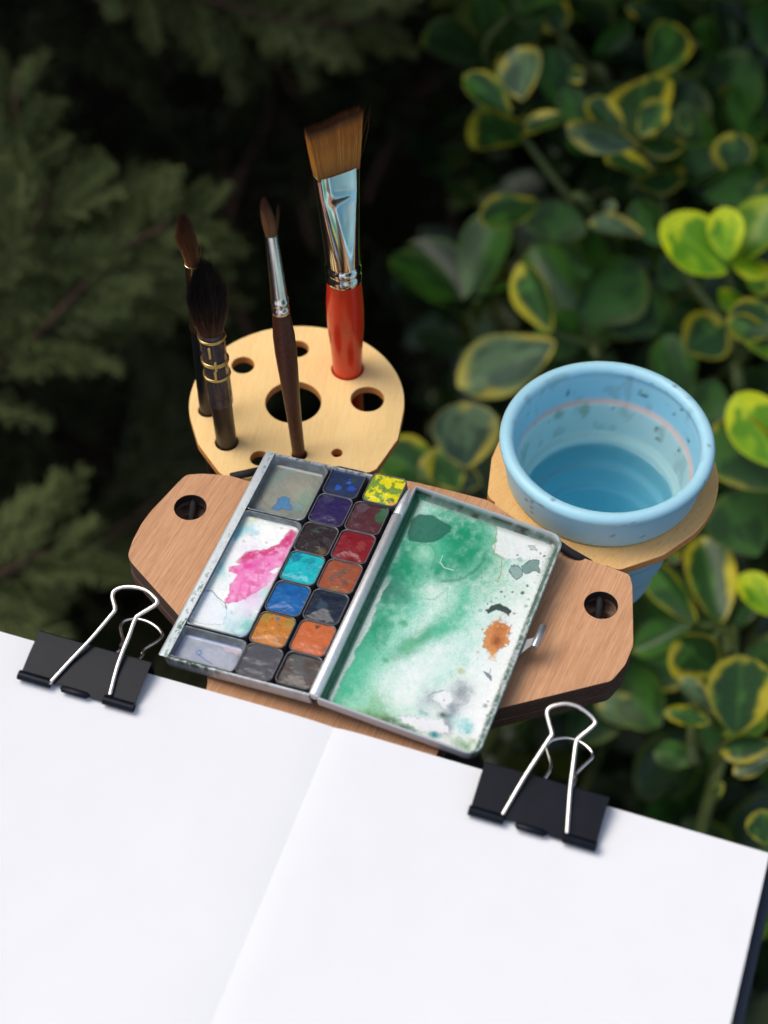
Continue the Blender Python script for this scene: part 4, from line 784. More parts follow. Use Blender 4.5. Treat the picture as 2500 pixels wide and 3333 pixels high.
# thin round brush, brown handle
B = np.array([-32.1, 452.9, -8.0]); D = np.array([-3.5 / 75.3, 0, 1.0]); D /= np.linalg.norm(D)
b2 = thing('paint_brush', B + D * -80, 'thin round brush with a dark brown wooden handle, passing in front of the large hole', 'paint brush', 'paint brushes standing in the wooden disc')
mb = MB(); lathe(mb, B, D, [(-80, 1.2), (-40, 2.0), (0, 2.4), (15, 2.6), (30, 3.0), (45, 3.6), (55, 3.95), (63, 3.9), (70, 3.4), (76, 2.9)], 28, True, True); mb.build('handle', M['darkwood'], b2)
mb = MB(); lathe(mb, B, D, [(74.8, 2.9), (75, 3.1), (77, 3.15), (77.8, 2.85), (78.6, 2.85), (79.4, 3.15), (81, 3.1), (81.8, 2.8), (84, 2.8), (110, 1.95), (110.6, 1.9), (110.6, 1.7), (108, 1.7)], 32); mb.build('ferrule', M['alu'], b2, angle=50)
t0 = B + D * 109.5
def root_t(i, rs):
    a, r_ = rs.uniform(0, 6.283), 1.6 * math.sqrt(rs.random()); state[i] = (a, r_ / 1.6); return t0 + np.array([math.cos(a) * r_, math.sin(a) * r_, 0])
def tip_t(i, rs): a, r_ = state[i]; l = 16.8 - 3.5 * r_ ** 2 + rs.gauss(0, .3); return t0 + D * l + np.array([math.cos(a) * r_ * 1.5 - .9, math.sin(a) * r_ * 1.5, 0])
strands('bristles', b2, 900, root_t, tip_t, [(0, lin(120, 84, 50)), (.4, lin(160, 108, 60)), (1, lin(92, 52, 40))], .13, 9, 6, .35)
strands('stray_hair', bpy.data.objects['bristles.001'], 9, lambda i, rs: t0 + np.array([1.4, rs.uniform(-.6, .6), 0]), lambda i, rs: t0 + np.array([3.0 + rs.uniform(-.4, .5), rs.uniform(-.5, .5), 15 - i * .7]), [(0, lin(130, 90, 45)), (1, lin(90, 60, 40))], .09, 11, 6, .2)

# mop brush with clear sleeve bound in gold wire
B = np.array([-59.5, 458.5, -8.0]); D = np.array([-1.6 / 60, 0, 1.0]); D /= np.linalg.norm(D)
b3 = thing('paint_brush', B + D * -80, 'mop brush with bushy black hair, clear sleeve bound with gold wire and dark handle', 'paint brush', 'paint brushes standing in the wooden disc')
mb = MB(); lathe(mb, B, D, [(-80, 2.5), (-40, 3.4), (0, 3.85), (26, 3.95), (27, 3.9)], 32, True, True); mb.build('handle', M['sepia'], b3)
mb = MB(); lathe(mb, B, D, [(26, 3.3), (40, 3.4), (52, 3.7), (60, 4.0)], 28, True, True); mb.build('quill_core', simple('quill_core', lin(104, 88, 84), .5, var=.5, vscale=.25), b3)
mb = MB(); lathe(mb, B, D, [(23.2, 4.45), (23.2, 4.6), (32, 4.65), (42, 4.55), (60.2, 4.6), (60.4, 4.5), (60.4, 4.35), (42, 4.25), (23.2, 4.4)], 40); slv = mb.build('sleeve', M['sleeve'], b3)
def ringwire(h, turns, tilt, r=4.85, wr=.3):
    P = []
    for k in range(int(turns * 40) + 1):
        a = 2 * math.pi * k / 40; P.append(B + D * (h + tilt * math.sin(a) + (k / 40) * wr * 2.0) + np.array([math.cos(a) * r, math.sin(a) * r, 0]))
    mb = MB(); tube(mb, P, wr, 8); mb.build('wire_ring', M['gold'], slv, angle=180)
ringwire(56.6, 2, -.35); ringwire(44.6, 3, -.35); ringwire(37.6, 2, -.2)
for h0, h1, a0 in ((50.5, 55.8, -1.75), (39.2, 43.8, -1.55), (44, 48.5, -1.45)):
    for ph in (0, math.pi):
        P = [B + D * (h0 + (h1 - h0) * k / 40) + np.array([math.cos(a0) * 5.0 + .33 * math.cos(k * .75 + ph), math.sin(a0) * 5.0 + .33 * math.sin(k * .75 + ph), 0]) for k in range(41)]
        mb = MB(); tube(mb, P, .27, 6); mb.build('twisted_wire', M['gold'], slv, angle=180)
t0 = B + D * 58.5
def root_m(i, rs):
    a, r_ = rs.uniform(0, 6.283), math.sqrt(rs.random()); state[i] = (a, r_); return t0 + np.array([math.cos(a) * r_ * 3.7, math.sin(a) * r_ * 3.7, 0])
def tuft_strands(name, parent, n, t0, D, L, rmax, r0, cols, seed, hr, top=.5, dx=0.0, rnd=.4):
    rs = random.Random(seed); V = []; F_ = []; C = []; seg = 7
    for i in range(n):
        a, r_ = rs.uniform(0, 6.283), rs.random() ** .45; l = L * (1 - .42 * r_ ** 2.2) * rs.uniform(.9, 1.03); cm = rs.uniform(.6, 1.3); s0 = len(V); w1, w2 = rs.gauss(0, rnd), rs.gauss(0, rnd)
        for k in range(seg + 1):
            t = k / seg; g = l * t / L; rad = r_ * (r0 + (rmax - r0) * math.sin(min(1, g / .55) * math.pi / 2)) * (1 - (1 - top) * max(0, g - .45) ** 1.5 * 2)
            c = t0 + D * l * t + np.array([math.cos(a) * rad + w1 * t * t + dx * t * t, math.sin(a) * rad + w2 * t * t, 0]); q = hr * (1 - .75 * t ** 3)
            cc = np.array([np.interp(g, [x[0] for x in cols], [x[1][j] for x in cols]) for j in range(3)]) * cm
            for j in range(3): V.append(c + q * np.array([math.cos(2.0944 * j + a), math.sin(2.0944 * j + a), 0])); C.append(cc)
        for k in range(seg):
            for j in range(3): F_.append((s0 + k * 3 + j, s0 + k * 3 + (j + 1) % 3, s0 + k * 3 + 3 + (j + 1) % 3, s0 + k * 3 + 3 + j))
    mb = MB(); mb.add(V, F_); o = mb.build(name, M['hair'], parent, cols=np.array(C), angle=180); o['kind'] = 'stuff'; return o
tuft_strands('bristles', b3, 1900, t0, D, 36, 6.7, 3.9, [(0, lin(96, 52, 34)), (.25, lin(58, 28, 20)), (.42, lin(16, 10, 9)), (1, lin(7, 6, 6))], 13, .13, .62, .8, .9)
# round brush standing behind the mop
B = np.array([-67.6, 474.8, -8.0]); D = np.array([.2 / 77, 0, 1.0]); D /= np.linalg.norm(D)
b4 = thing('paint_brush', B + D * -80, 'round brown brush with a gold ferrule, half hidden behind the mop brush', 'paint brush', 'paint brushes standing in the wooden disc')
mb = MB(); lathe(mb, B, D, [(-80, 2.2), (-30, 3.0), (0, 3.2), (13, 3.25)], 28, True, True); mb.build('handle_end', M['sepia'], b4)
mb = MB(); lathe(mb, B, D, [(13, 3.3), (30, 3.35), (46, 3.2), (47, 3.1)], 28, True, True); mb.build('handle', M['ebony'], b4)
mb = MB(); lathe(mb, B, D, [(44, 3.25), (44.2, 3.45), (48, 3.4), (49, 3.2), (51, 3.4), (53, 3.2), (60, 3.1), (76.4, 2.75), (76.8, 2.85), (76.9, 2.5), (74, 2.5)], 32); mb.build('ferrule', M['goldf'], b4, angle=50)
tuft_strands('bristles', b4, 1100, B + D * 75.5, D, 24.5, 3.2, 2.3, [(0, lin(165, 112, 66)), (.5, lin(136, 88, 54)), (.85, lin(90, 54, 38)), (1, lin(56, 34, 28))], 17, .13, 1.0, -1.6, .5)
B0 = B + D * 76
strands('stray_hair', bpy.data.objects['bristles.003'], 3, lambda i, rs: B0 + np.array([2.2, 0, 0]), lambda i, rs: B0 + np.array([4.4 + i * .5, 0, 15 + i]), [(0, lin(160, 120, 70)), (1, lin(120, 100, 60))], .07, 19, 8, .5)

# ---------------------------------------------------------------- variegated evergreen shrub on the right
def leaf_mesh(kind, seed):
    nu, nv = 17, 24; rs = random.Random(seed); V = []; C = []; ph = [rs.uniform(0, 6.28) for _ in range(4)]
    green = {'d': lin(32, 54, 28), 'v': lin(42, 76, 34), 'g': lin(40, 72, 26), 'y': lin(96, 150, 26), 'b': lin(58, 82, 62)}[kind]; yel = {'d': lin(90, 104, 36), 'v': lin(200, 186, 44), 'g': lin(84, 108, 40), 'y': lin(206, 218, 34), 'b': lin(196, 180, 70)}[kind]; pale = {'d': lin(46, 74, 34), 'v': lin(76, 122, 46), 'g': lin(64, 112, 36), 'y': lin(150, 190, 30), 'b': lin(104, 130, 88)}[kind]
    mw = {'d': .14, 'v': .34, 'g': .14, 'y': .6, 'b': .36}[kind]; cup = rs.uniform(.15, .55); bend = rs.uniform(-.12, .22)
    for j in range(nv):
        t = j / (nv - 1); w = .30 * (math.sin(math.pi * min(1, t ** 1.12)) ** .6) * (1 + .35 * (t - .5)) + .012; w *= 1 + .035 * math.sin(7 * t + ph[0])
        if j == nv - 1: w = .02
        for i in range(nu):
            s = -1 + 2 * i / (nu - 1); V.append((s * w, t, cup * (s * w) ** 2 * 3.2 + .05 * abs(s) * w + bend * (t - .5) ** 2 * -1 + .012 * math.sin(9 * t + ph[1]) * s))
            d = (1 - abs(s)) * (w / .3); d = min(d, (1 - t) * 2.0); n = float(fbm(np.array([s * 1.4 + seed]), np.array([t * 4.0 + ph[2]]), seed, 3)[0])
            mm = mw * (2.6 * max(0, n - .28)) * (.45 + .8 * t) * (1 + .55 * math.sin(ph[0]) * s); a = float(ss(mm + .09, mm - .05, d)) * (.75 + .25 * math.sin(ph[1] + 5 * t)); n2 = float(fbm(np.array([s * 2 + 9 + seed]), np.array([t * 3.0 + ph[3]]), seed + 3, 3)[0])
            c = green * (1 - float(ss(.5, .62, n2)) * .8) + pale * float(ss(.5, .62, n2)) * .8; c = c * (1 - a) + yel * a; c = c * (1 - .0) ; c = c + (pale - c) * .5 * max(0, 1 - abs(s) * 14); vein = max(0, 1 - abs(((t * 7 - abs(s) * 1.6) % 1) - .5) * 7) * .22 * (1 - a); c = c + (pale - c) * vein; C.append(c)
    F_ = [(j * nu + i, j * nu + i + 1, (j + 1) * nu + i + 1, (j + 1) * nu + i) for j in range(nv - 1) for i in range(nu - 1)]
    me = bpy.data.meshes.new('leaf_blade'); me.from_pydata(V, [], F_); me.polygons.foreach_set('use_smooth', [True] * len(F_))
    a = me.color_attributes.new('Col', 'FLOAT_COLOR', 'POINT'); cc = np.ones((len(V), 4), np.float32); cc[:, :3] = np.array(C); a.data.foreach_set('color', cc.ravel()); me.materials.append(M['leaf']); return me
m, nt, bs = newmat('shrub_leaf'); a = N(nt, 'ShaderNodeAttribute'); a.attribute_name = 'Col'
oi = N(nt, 'ShaderNodeObjectInfo'); hv = N(nt, 'ShaderNodeHueSaturation'); mr = N(nt, 'ShaderNodeMapRange'); mr.inputs['To Min'].default_value = .75; mr.inputs['To Max'].default_value = 1.2
nt.links.new(oi.outputs['Random'], mr.inputs['Value']); nt.links.new(mr.outputs[0], hv.inputs['Value']); nt.links.new(a.outputs['Color'], hv.inputs['Color']); nt.links.new(hv.outputs[0], bs.inputs['Base Color'])
bs.inputs['Roughness'].default_value = .38; bs.inputs['Specular IOR Level'].default_value = .32; bs.inputs['Coat Weight'].default_value = 0
M['leaf'] = m; M['stem'] = simple('green_stem', lin(78, 92, 44), .6, var=.3, vscale=.05); M['bark'] = simple('brown_bark', lin(74, 52, 38), .9, var=.4, vscale=.05, bmp=.5, bscale=.1, bdist=.002)
LM = {k: [leaf_mesh(k, 10 * i + s) for s in range(n)] for i, (k, n) in enumerate((('v', 4), ('g', 4), ('y', 3), ('b', 3), ('d', 3)))}
shrub = thing('variegated_shrub', (420, 1250, -BASE), 'evergreen shrub with glossy yellow-edged oval leaves on the right behind the cup', 'shrub')
SB = WO[shrub.name]; NLEAF = [0]; rl = random.Random(21)
def leaf_at(Bp, Tp, width, kind, roll=0.0, nrm=None):
    Bp, Tp = np.array(Bp, float), np.array(Tp, float); Y = Tp - Bp; L = np.linalg.norm(Y); Y /= L
    Z = (CAM - Bp) if nrm is None else np.array(nrm, float); Z = Z - Y * (Z @ Y); Z /= np.linalg.norm(Z); Xx = np.cross(Y, Z)
    cr, sr = math.cos(roll), math.sin(roll); X2 = Xx * cr - Z * sr; Z2 = Z * cr + Xx * sr
    o = bpy.data.objects.new('leaf', rl.choice(LM[kind])); sc.collection.objects.link(o); o.parent = shrub
    kx = width / .6; Mx = Matrix(((X2[0] * kx, Y[0] * L, Z2[0] * L, Bp[0] - SB[0]), (X2[1] * kx, Y[1] * L, Z2[1] * L, Bp[1] - SB[1]), (X2[2] * kx, Y[2] * L, Z2[2] * L, Bp[2] - SB[2]), (0, 0, 0, 1000)))
    o.matrix_local = Matrix([[Mx[i][j] / 1000 for j in range(4)] for i in range(3)] + [[0, 0, 0, 1]]); NLEAF[0] += 1; return o
def pxleaf(f, bx, by, tx, ty, w, kind, dist=1080, dd=0, roll=0.0, s=1.0):
    b, t = f(bx, by), f(tx, ty); leaf_at(atD(b[0], b[1], dist), atD(t[0], t[1], dist + dd), w * (1.15 if kind in 'vgb' else 1.05) / s * dist / FPX, kind, R(roll))
c7 = lambda x, y: (1300 + x / 1.3825, y / 1.3825); c4 = lambda x, y: (1850 + x / 2.011, 1700 + y / 2.011); dp = lambda x, y: (x * 1.507, y * 1.507)
LV7 = [(560, 450, 545, 212, 175, 'b', 1090, 20, -25), (700, 470, 680, 215, 170, 'g', 1110, 10, 30), (500, 510, 290, 340, 120, 'v', 1070, 0, 20), (540, 650, 355, 500, 230, 'v', 1080, -20, -40), (600, 470, 700, 470, 240, 'v', 1120, 30, 60), (760, 520, 560, 590, 110, 'v', 1080, 0, 50), (820, 570, 740, 400, 110, 'g', 1075, 0, 10),
       (1100, 650, 1090, 350, 270, 'v', 1070, 30, -20), (1010, 600, 845, 450, 115, 'v', 1050, 0, 25), (1080, 660, 750, 560, 130, 'b', 1040, -10, -30), (1060, 650, 1285, 640, 110, 'v', 1040, -10, 45), (1080, 610, 1190, 450, 110, 'v', 1050, 10, 0), (1250, 500, 1305, 600, 50, 'v', 1060, 0, 0),
       (1500, 790, 1500, 595, 150, 'v', 1110, 0, 0), (1330, 800, 1385, 670, 120, 'g', 1110, 0, 0), (1370, 880, 1635, 815, 170, 'g', 1090, 10, 10), (1150, 790, 925, 710, 120, 'v', 1080, 0, 50), (1060, 830, 1290, 770, 140, 'v', 1080, 0, 50), (620, 905, 370, 1015, 150, 'v', 1080, -20, 30), (720, 900, 690, 1085, 240, 'g', 1120, 0, 10), (1100, 1050, 850, 1000, 90, 'b', 1080, 0, 30), (1190, 1100, 1060, 900, 150, 'g', 1080, 0, -30),
       (1480, 1225, 1185, 990, 240, 'y', 1010, -10, 20), (1480, 1170, 1460, 930, 150, 'y', 1000, 0, 0), (1500, 1190, 1680, 890, 200, 'y', 1010, 10, -15), (1480, 1180, 1680, 1220, 110, 'y', 1005, 0, 40), (1440, 1300, 1545, 1390, 110, 'y', 1040, 0, 40), (1560, 1270, 1680, 1250, 130, 'y', 1040, 0, 0), (1180, 1150, 1300, 1280, 150, 'g', 1110, 0, 0),
       (800, 1450, 590, 1110, 210, 'g', 1110, 20, -10), (790, 1440, 1100, 1205, 250, 'g', 1080, 10, 15), (680, 1495, 545, 1180, 150, 'v', 1060, 0, -25), (700, 1540, 262, 1740, 230, 'b', 1060, -10, 15), (1290, 1790, 1190, 1510, 170, 'g', 1080, 0, 0), (1690, 1560, 1490, 1430, 90, 'v', 1000, 0, 10), (1690, 1620, 1580, 1360, 170, 'y', 1010, 0, -20), (1360, 560, 1370, 250, 230, 'g', 1200, 20, 10), (1140, 340, 1250, 115, 170, 'v', 1150, 20, 10), (870, 250, 1040, 85, 110, 'g', 1150, 0, 40), (600, 10, 760, 110, 130, 'v', 1170, 0, 0), (620, 120, 560, -20, 120, 'b', 1180, 0, 0), (720, 130, 860, 320, 100, 'v', 1150, 0, 50), (640, 560, 530, 560, 60, 'v', 1090, 0, 0),
       (1020, 20, 1130, 60, 70, 'v', 1180, 0, 0), (1320, 330, 1320, 560, 230, 'g', 1230, 0, 0), (760, 350, 830, 330, 60, 'v', 1100, 0, 0), (1010, 1300, 1130, 1500, 240, 'g', 1140, 0, 0), (930, 960, 960, 900, 50, 'b', 1060, 0, 0), (1550, 470, 1640, 570, 90, 'v', 1180, 0, 30), (860, 690, 760, 620, 90, 'g', 1110, 0, 20), (1090, 1500, 1330, 1480, 170, 'g', 1160, 0, 0)]
for L_ in LV7: pxleaf(c7, *L_[:6], L_[6], L_[7], L_[8], 1.3825)
LVD = [(1010, 1010, 1000, 868, 125, 'b', 1010, 0, 10), (960, 1050, 815, 975, 105, 'v', 1030, 0, 20), (1040, 1045, 905, 1000, 90, 'b', 1030, 0, 0), (990, 1060, 940, 970, 70, 'v', 1020, 0, 0), (1690, 1010, 1590, 850, 110, 'y', 960, 0, 0), (1690, 1050, 1545, 915, 130, 'v', 970, 0, -20), (1640, 1200, 1560, 1070, 110, 'g', 1000, 0, 0), (1700, 1160, 1590, 1060, 110, 'g', 1010, 0, 0), (1545, 820, 1510, 930, 90, 'g', 1080, 0, 0), (1690, 700, 1570, 690, 80, 'v', 1000, 0, 10)]
LVD += [(1680, 1330, 1600, 1240, 70, 'y', 980, 0, 20), (1700, 470, 1640, 400, 90, 'v', 1060, 0, 0), (1500, 1000, 1640, 960, 90, 'v', 1010, 0, 40), (1420, 720, 1330, 640, 100, 'g', 1100, 0, 0), (1480, 760, 1560, 690, 100, 'v', 1070, 0, 20), (1250, 760, 1170, 690, 110, 'g', 1090, 0, -20)]
for L_ in LVD: pxleaf(dp, *L_[:6], L_[6], L_[7], L_[8], 1 / 1.507)
LV4 = [(1000, 660, 870, 95, 280, 'v', 1000, 20, 10), (840, 650, 520, 260, 190, 'v', 1010, 0, -20), (800, 670, 430, 850, 190, 'g', 1000, 0, 20), (1080, 700, 1240, 470, 100, 'g', 1010, 0, 20), (980, 980, 690, 780, 300, 'v', 960, -10, -20), (1100, 1390, 1140, 870, 370, 'v', 930, 0, 10), (930, 1310, 630, 1240, 110, 'v', 940, 0, 10), (960, 1240, 720, 1020, 130, 'b', 940, 0, 30), (1010, 1390, 1310, 1290, 130, 'y', 950, 10, 30), (1350, 1450, 990, 1500, 150, 'v', 930, 0, -10), (1350, 1520, 1080, 1650, 130, 'b', 930, 0, 20), (600, 1320, 180, 1190, 190, 'b', 1050, 0, 20), (540, 1190, 310, 1120, 110, 'v', 1060, 0, 20), (1290, 2110, 1270, 1880, 190, 'v', 900, 0, 0), (920, 1850, 1010, 1700, 60, 'v', 950, 0, 0), (840, 1560, 560, 1500, 150, 'g', 1000, 0, 10), (1300, 1000, 1180, 820, 150, 'g', 1020, 0, 0), (1010, 1400, 860, 1420, 160, 'g', 960, 0, 0), (640, 240, 730, 230, 60, 'v', 1010, 0, 0)]
for L_ in LV4: pxleaf(c4, *L_[:6], L_[6], L_[7], L_[8], 2.011)
stem_mb = MB(); nodes = []
def stem(P, r0, r1, n=6): P = catmull(P, 6); tube(stem_mb, P, list(np.linspace(r0, r1, len(P))), 7, False)
for f, pts, d in ((c7, [(480, 500), (620, 700), (780, 900), (900, 1000)], 1090), (c7, [(690, 1500), (860, 1560), (960, 1680), (1000, 1900)], 1075), (c7, [(790, 1430), (880, 1540), (950, 1640)], 1085), (c7, [(1090, 640), (1160, 800), (1200, 1000), (1300, 1250), (1480, 1500), (1550, 1800)], 1085), (c7, [(720, 130), (800, 230), (880, 360), (960, 480)], 1140), (c7, [(1480, 1230), (1520, 1400), (1560, 1600)], 1050), (c4, [(1000, 700), (900, 860), (840, 1000), (900, 1400)], 985), (c4, [(1120, 1380), (1000, 1600), (900, 1900)], 960), (c4, [(860, 680), (1000, 680), (1080, 690)], 1000)):
    stem([atD(*f(*q), d + 6 * i) for i, q in enumerate(pts)] + [np.array([rl.uniform(250, 450), 1100, -700])], 1.7, 4)
# further whorls filling the depth of the shrub, many in darker green painted for shade
rn = random.Random(4); tries = 0
while NLEAF[0] < 298 and tries < 400:
    tries += 1; px, py = rn.uniform(1330, 2620), rn.uniform(-150, 2900); d = rn.uniform(1110, 1280) - (py > 1500) * 70
    if px < 1540 - max(0, py - 900) * .5: continue
    c = atD(px, py, d); n = rn.choice([4, 5, 6]); ax = np.array([rn.gauss(-.2, .35), rn.gauss(-.45, .35), 1.0]); ax /= np.linalg.norm(ax); a0 = rn.uniform(0, 6.28)
    U_ = np.cross(ax, (0, 1, 0)); U_ /= np.linalg.norm(U_); W2 = np.cross(ax, U_); nodes.append((c, ax))
    for k in range(n):
        if NLEAF[0] >= 298: break
        a = a0 + 2 * math.pi * k / n + rn.uniform(-.3, .3); el = rn.uniform(.1, .9); dr = (U_ * math.cos(a) + W2 * math.sin(a)) * math.cos(el) + ax * math.sin(el); L = rn.uniform(44, 62)
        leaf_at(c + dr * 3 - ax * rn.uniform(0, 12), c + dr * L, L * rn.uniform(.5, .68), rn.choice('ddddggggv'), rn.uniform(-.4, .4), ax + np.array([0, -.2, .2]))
for c, ax in nodes: stem([c, c - ax * 40 + np.array([rn.uniform(-10, 30), 20, -30]), c * .5 + np.array([200, 620, -350])], 1.3, 3.2)
stem_mb.build('stem', M['stem'], shrub, angle=180)
def leafcloud(name, n, sampler, size, cols, seed, mat, parent=None, base=None, nrm=(0, -.3, 1), wr=.5):
    rs = random.Random(seed); V = []; F_ = []; C = []
    for i in range(n):
        c = np.array(sampler(rs)); L = size * rs.uniform(.6, 1.3); Z = np.array(nrm) + np.array([rs.gauss(0, .5), rs.gauss(0, .5), rs.gauss(0, .4)]); Z /= np.linalg.norm(Z); Y = np.cross(Z, (rs.gauss(0, 1), rs.gauss(0, 1), rs.gauss(0, 1))); Y /= np.linalg.norm(Y); X_ = np.cross(Y, Z) * wr / 2
        s0 = len(V); cc = np.array(rs.choice(cols)) * rs.uniform(.7, 1.2)
        for a, b in ((0, 0), (.75, .3), (1, .65), (.5, .95), (0, 1.05), (-.5, .95), (-1, .65), (-.75, .3)): V.append(c + X_ * a * L + Y * b * L + Z * abs(a) * L * .08); C.append(cc)
        F_.append(tuple(range(s0, s0 + 8)))
    mb = MB(); mb.add(V, F_); return mb.build(name, mat, parent, base, False, cols=np.array(C))
def samp_s(rs):
    px, py = rs.uniform(1500, 2900), rs.uniform(-600, 3300); c = atD(px, py, rs.uniform(1280, 1650)); return c if c[2] > -BASE + 10 else (c[0], c[1], -BASE + rs.uniform(10, 200))
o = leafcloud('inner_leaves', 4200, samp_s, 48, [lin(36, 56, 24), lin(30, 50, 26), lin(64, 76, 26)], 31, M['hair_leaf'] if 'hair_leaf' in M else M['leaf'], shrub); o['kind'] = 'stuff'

# ---------------------------------------------------------------- juniper on the left and above
def spray_mesh(seed, bright=1.0):
    rs = random.Random(seed); V = []; F_ = []; C = []
    def twig(a, b, r_, col):
        T = b - a; L = np.linalg.norm(T); T = T / L; X_ = np.cross(T, (0, 0, 1.)); X_ /= np.linalg.norm(X_) + 1e-9; Y_ = np.cross(T, X_); s0 = len(V)
        for (c, q) in ((a, r_ * .5), (a + T * L * .6, r_)):
            for k in range(3): V.append(c + q * (X_ * math.cos(2.0944 * k) + Y_ * math.sin(2.0944 * k))); C.append(col)
        V.append(b); C.append(col)
        for k in range(3): F_.append((s0 + k, s0 + (k + 1) % 3, s0 + 3 + (k + 1) % 3, s0 + 3 + k)); F_.append((s0 + 3 + k, s0 + 3 + (k + 1) % 3, s0 + 6))
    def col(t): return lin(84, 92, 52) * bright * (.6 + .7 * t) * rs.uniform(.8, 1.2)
    main = [np.array([0, 0, 0.])];
    for k in range(8): main.append(main[-1] + np.array([rs.gauss(0, .012), .125, rs.gauss(0, .015)]))
    for k in range(8): twig(main[k], main[k + 1] + (main[k + 1] - main[k]) * .1, .009, np.array([.05, .035, .02]) if k < 3 else col(.4))
    for k in range(26):
        t = .08 + .9 * k / 25; p0 = np.array([np.interp(t, np.linspace(0, 1, 9), [m_[j] for m_ in main]) for j in range(3)]); side = 1 if k % 2 else -1; az = rs.uniform(-.9, .9); l = (.34 * (1 - t) + .12) * rs.uniform(.7, 1.15)
        d = np.array([side * math.cos(az) * .62, .75, math.sin(az) * .5]); d /= np.linalg.norm(d); q1 = p0 + d * l; twig(p0, q1, .011, col(t))
        for j in range(7):
            u = .2 + .75 * j / 6; pp = p0 + d * l * u; s2 = 1 if j % 2 else -1; d2 = d + np.array([s2 * .8 * rs.uniform(.6, 1.2), rs.gauss(0, .2), rs.gauss(0, .5)]); d2 /= np.linalg.norm(d2); l2 = .10 * rs.uniform(.7, 1.3) * (1.15 - u * .5)
            twig(pp, pp + d2 * l2, .0115, col(.5 + .5 * u))
    me = bpy.data.meshes.new('spray'); me.from_pydata([tuple(v) for v in V], [], F_); a = me.color_attributes.new('Col', 'FLOAT_COLOR', 'POINT'); cc = np.ones((len(V), 4), np.float32); cc[:, :3] = np.array(C); a.data.foreach_set('color', cc.ravel()); me.materials.append(M['needle']); return me, np.array(V), F_, np.array(C)
m, nt, bs = newmat('juniper_scale'); a = N(nt, 'ShaderNodeAttribute'); a.attribute_name = 'Col'; nt.links.new(a.outputs['Color'], bs.inputs['Base Color']); bs.inputs['Roughness'].default_value = .7; bs.inputs['Specular IOR Level'].default_value = .2; M['needle'] = m
SP = [spray_mesh(s, .6) for s in range(4)]; SPN = [spray_mesh(s + 9, 1.35) for s in range(4)]; near = [True]  # same spray in a shaded and a lit colour strength
jun = thing('juniper_bush', (-520, 1500, -BASE), 'juniper bush with feathery grey-green sprays on the left behind the brushes', 'juniper')
JB = WO[jun.name]; rj = random.Random(8); NJ = [0]
def spray(P0, d, L, roll):
    Y = np.array(d, float); Y /= np.linalg.norm(Y); Z = CAM - P0; Z = Z - Y * (Z @ Y); Z /= np.linalg.norm(Z); Xx = np.cross(Y, Z); cr, sr = math.cos(roll), math.sin(roll); X2 = Xx * cr - Z * sr; Z2 = Z * cr + Xx * sr
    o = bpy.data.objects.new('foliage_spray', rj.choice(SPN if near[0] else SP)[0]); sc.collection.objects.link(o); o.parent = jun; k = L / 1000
    o.matrix_local = Matrix(((X2[0] * k, Y[0] * k, Z2[0] * k, (P0[0] - JB[0]) / 1000), (X2[1] * k, Y[1] * k, Z2[1] * k, (P0[1] - JB[1]) / 1000), (X2[2] * k, Y[2] * k, Z2[2] * k, (P0[2] - JB[2]) / 1000), (0, 0, 0, 1))); NJ[0] += 1
bj = MB()
def branch(pts, dists, side_len, n, spread=.9):
    P = catmull([atD(x * 1.507, y * 1.507, d) for (x, y), d in zip(pts, dists)], 10); tube(bj, P, list(np.linspace(3, 1.0, len(P))), 7, False)
    for k in range(n):
        i = int(len(P) * (.12 + .85 * k / n)); i = min(i, len(P) - 2); T = P[i + 1] - P[i]; T /= np.linalg.norm(T)
        v_ = CAM - P[i]; v_ /= np.linalg.norm(v_); S = np.cross(v_, T); S /= np.linalg.norm(S); s_ = 1 if k % 2 else -1
        d = T * rj.uniform(.5, 1.1) + S * s_ * rj.uniform(.3, 1.0) * spread + v_ * rj.uniform(-.5, .4); spray(P[i], d, side_len * rj.uniform(.7, 1.2) * (1.15 - .5 * k / n), rj.uniform(-.9, .9))
# near boughs, lit look painted in as lighter colour
branch([(-160, 900), (60, 740), (200, 600), (330, 500), (430, 470)], [1180, 1160, 1140, 1130, 1130], 46, 26)
branch([(-200, 700), (-60, 520), (20, 340), (35, 150)], [1180, 1160, 1150, 1150], 50, 22)
branch([(-160, 760), (0, 620), (80, 480), (110, 400)], [1170, 1150, 1140, 1140], 60, 16)
branch([(-60, 820), (120, 720), (250, 640), (360, 580)], [1210, 1190, 1180, 1180], 44, 18)
branch([(-60, 640), (120, 560), (220, 450), (255, 380)], [1230, 1200, 1190, 1190], 46, 16)
branch([(150, -190), (330, -60), (520, 20), (700, 50), (840, 40)], [1330, 1310, 1300, 1300, 1310], 62, 22)
branch([(300, -220), (500, -90), (640, -10), (760, 70)], [1350, 1330, 1310, 1310], 66, 18)
branch([(200, 700), (330, 640), (440, 640), (490, 620)], [1320, 1300, 1290, 1290], 40, 8)
branch([(-150, 1300), (0, 1240), (80, 1200), (140, 1190)], [1180, 1160, 1150, 1150], 60, 12)
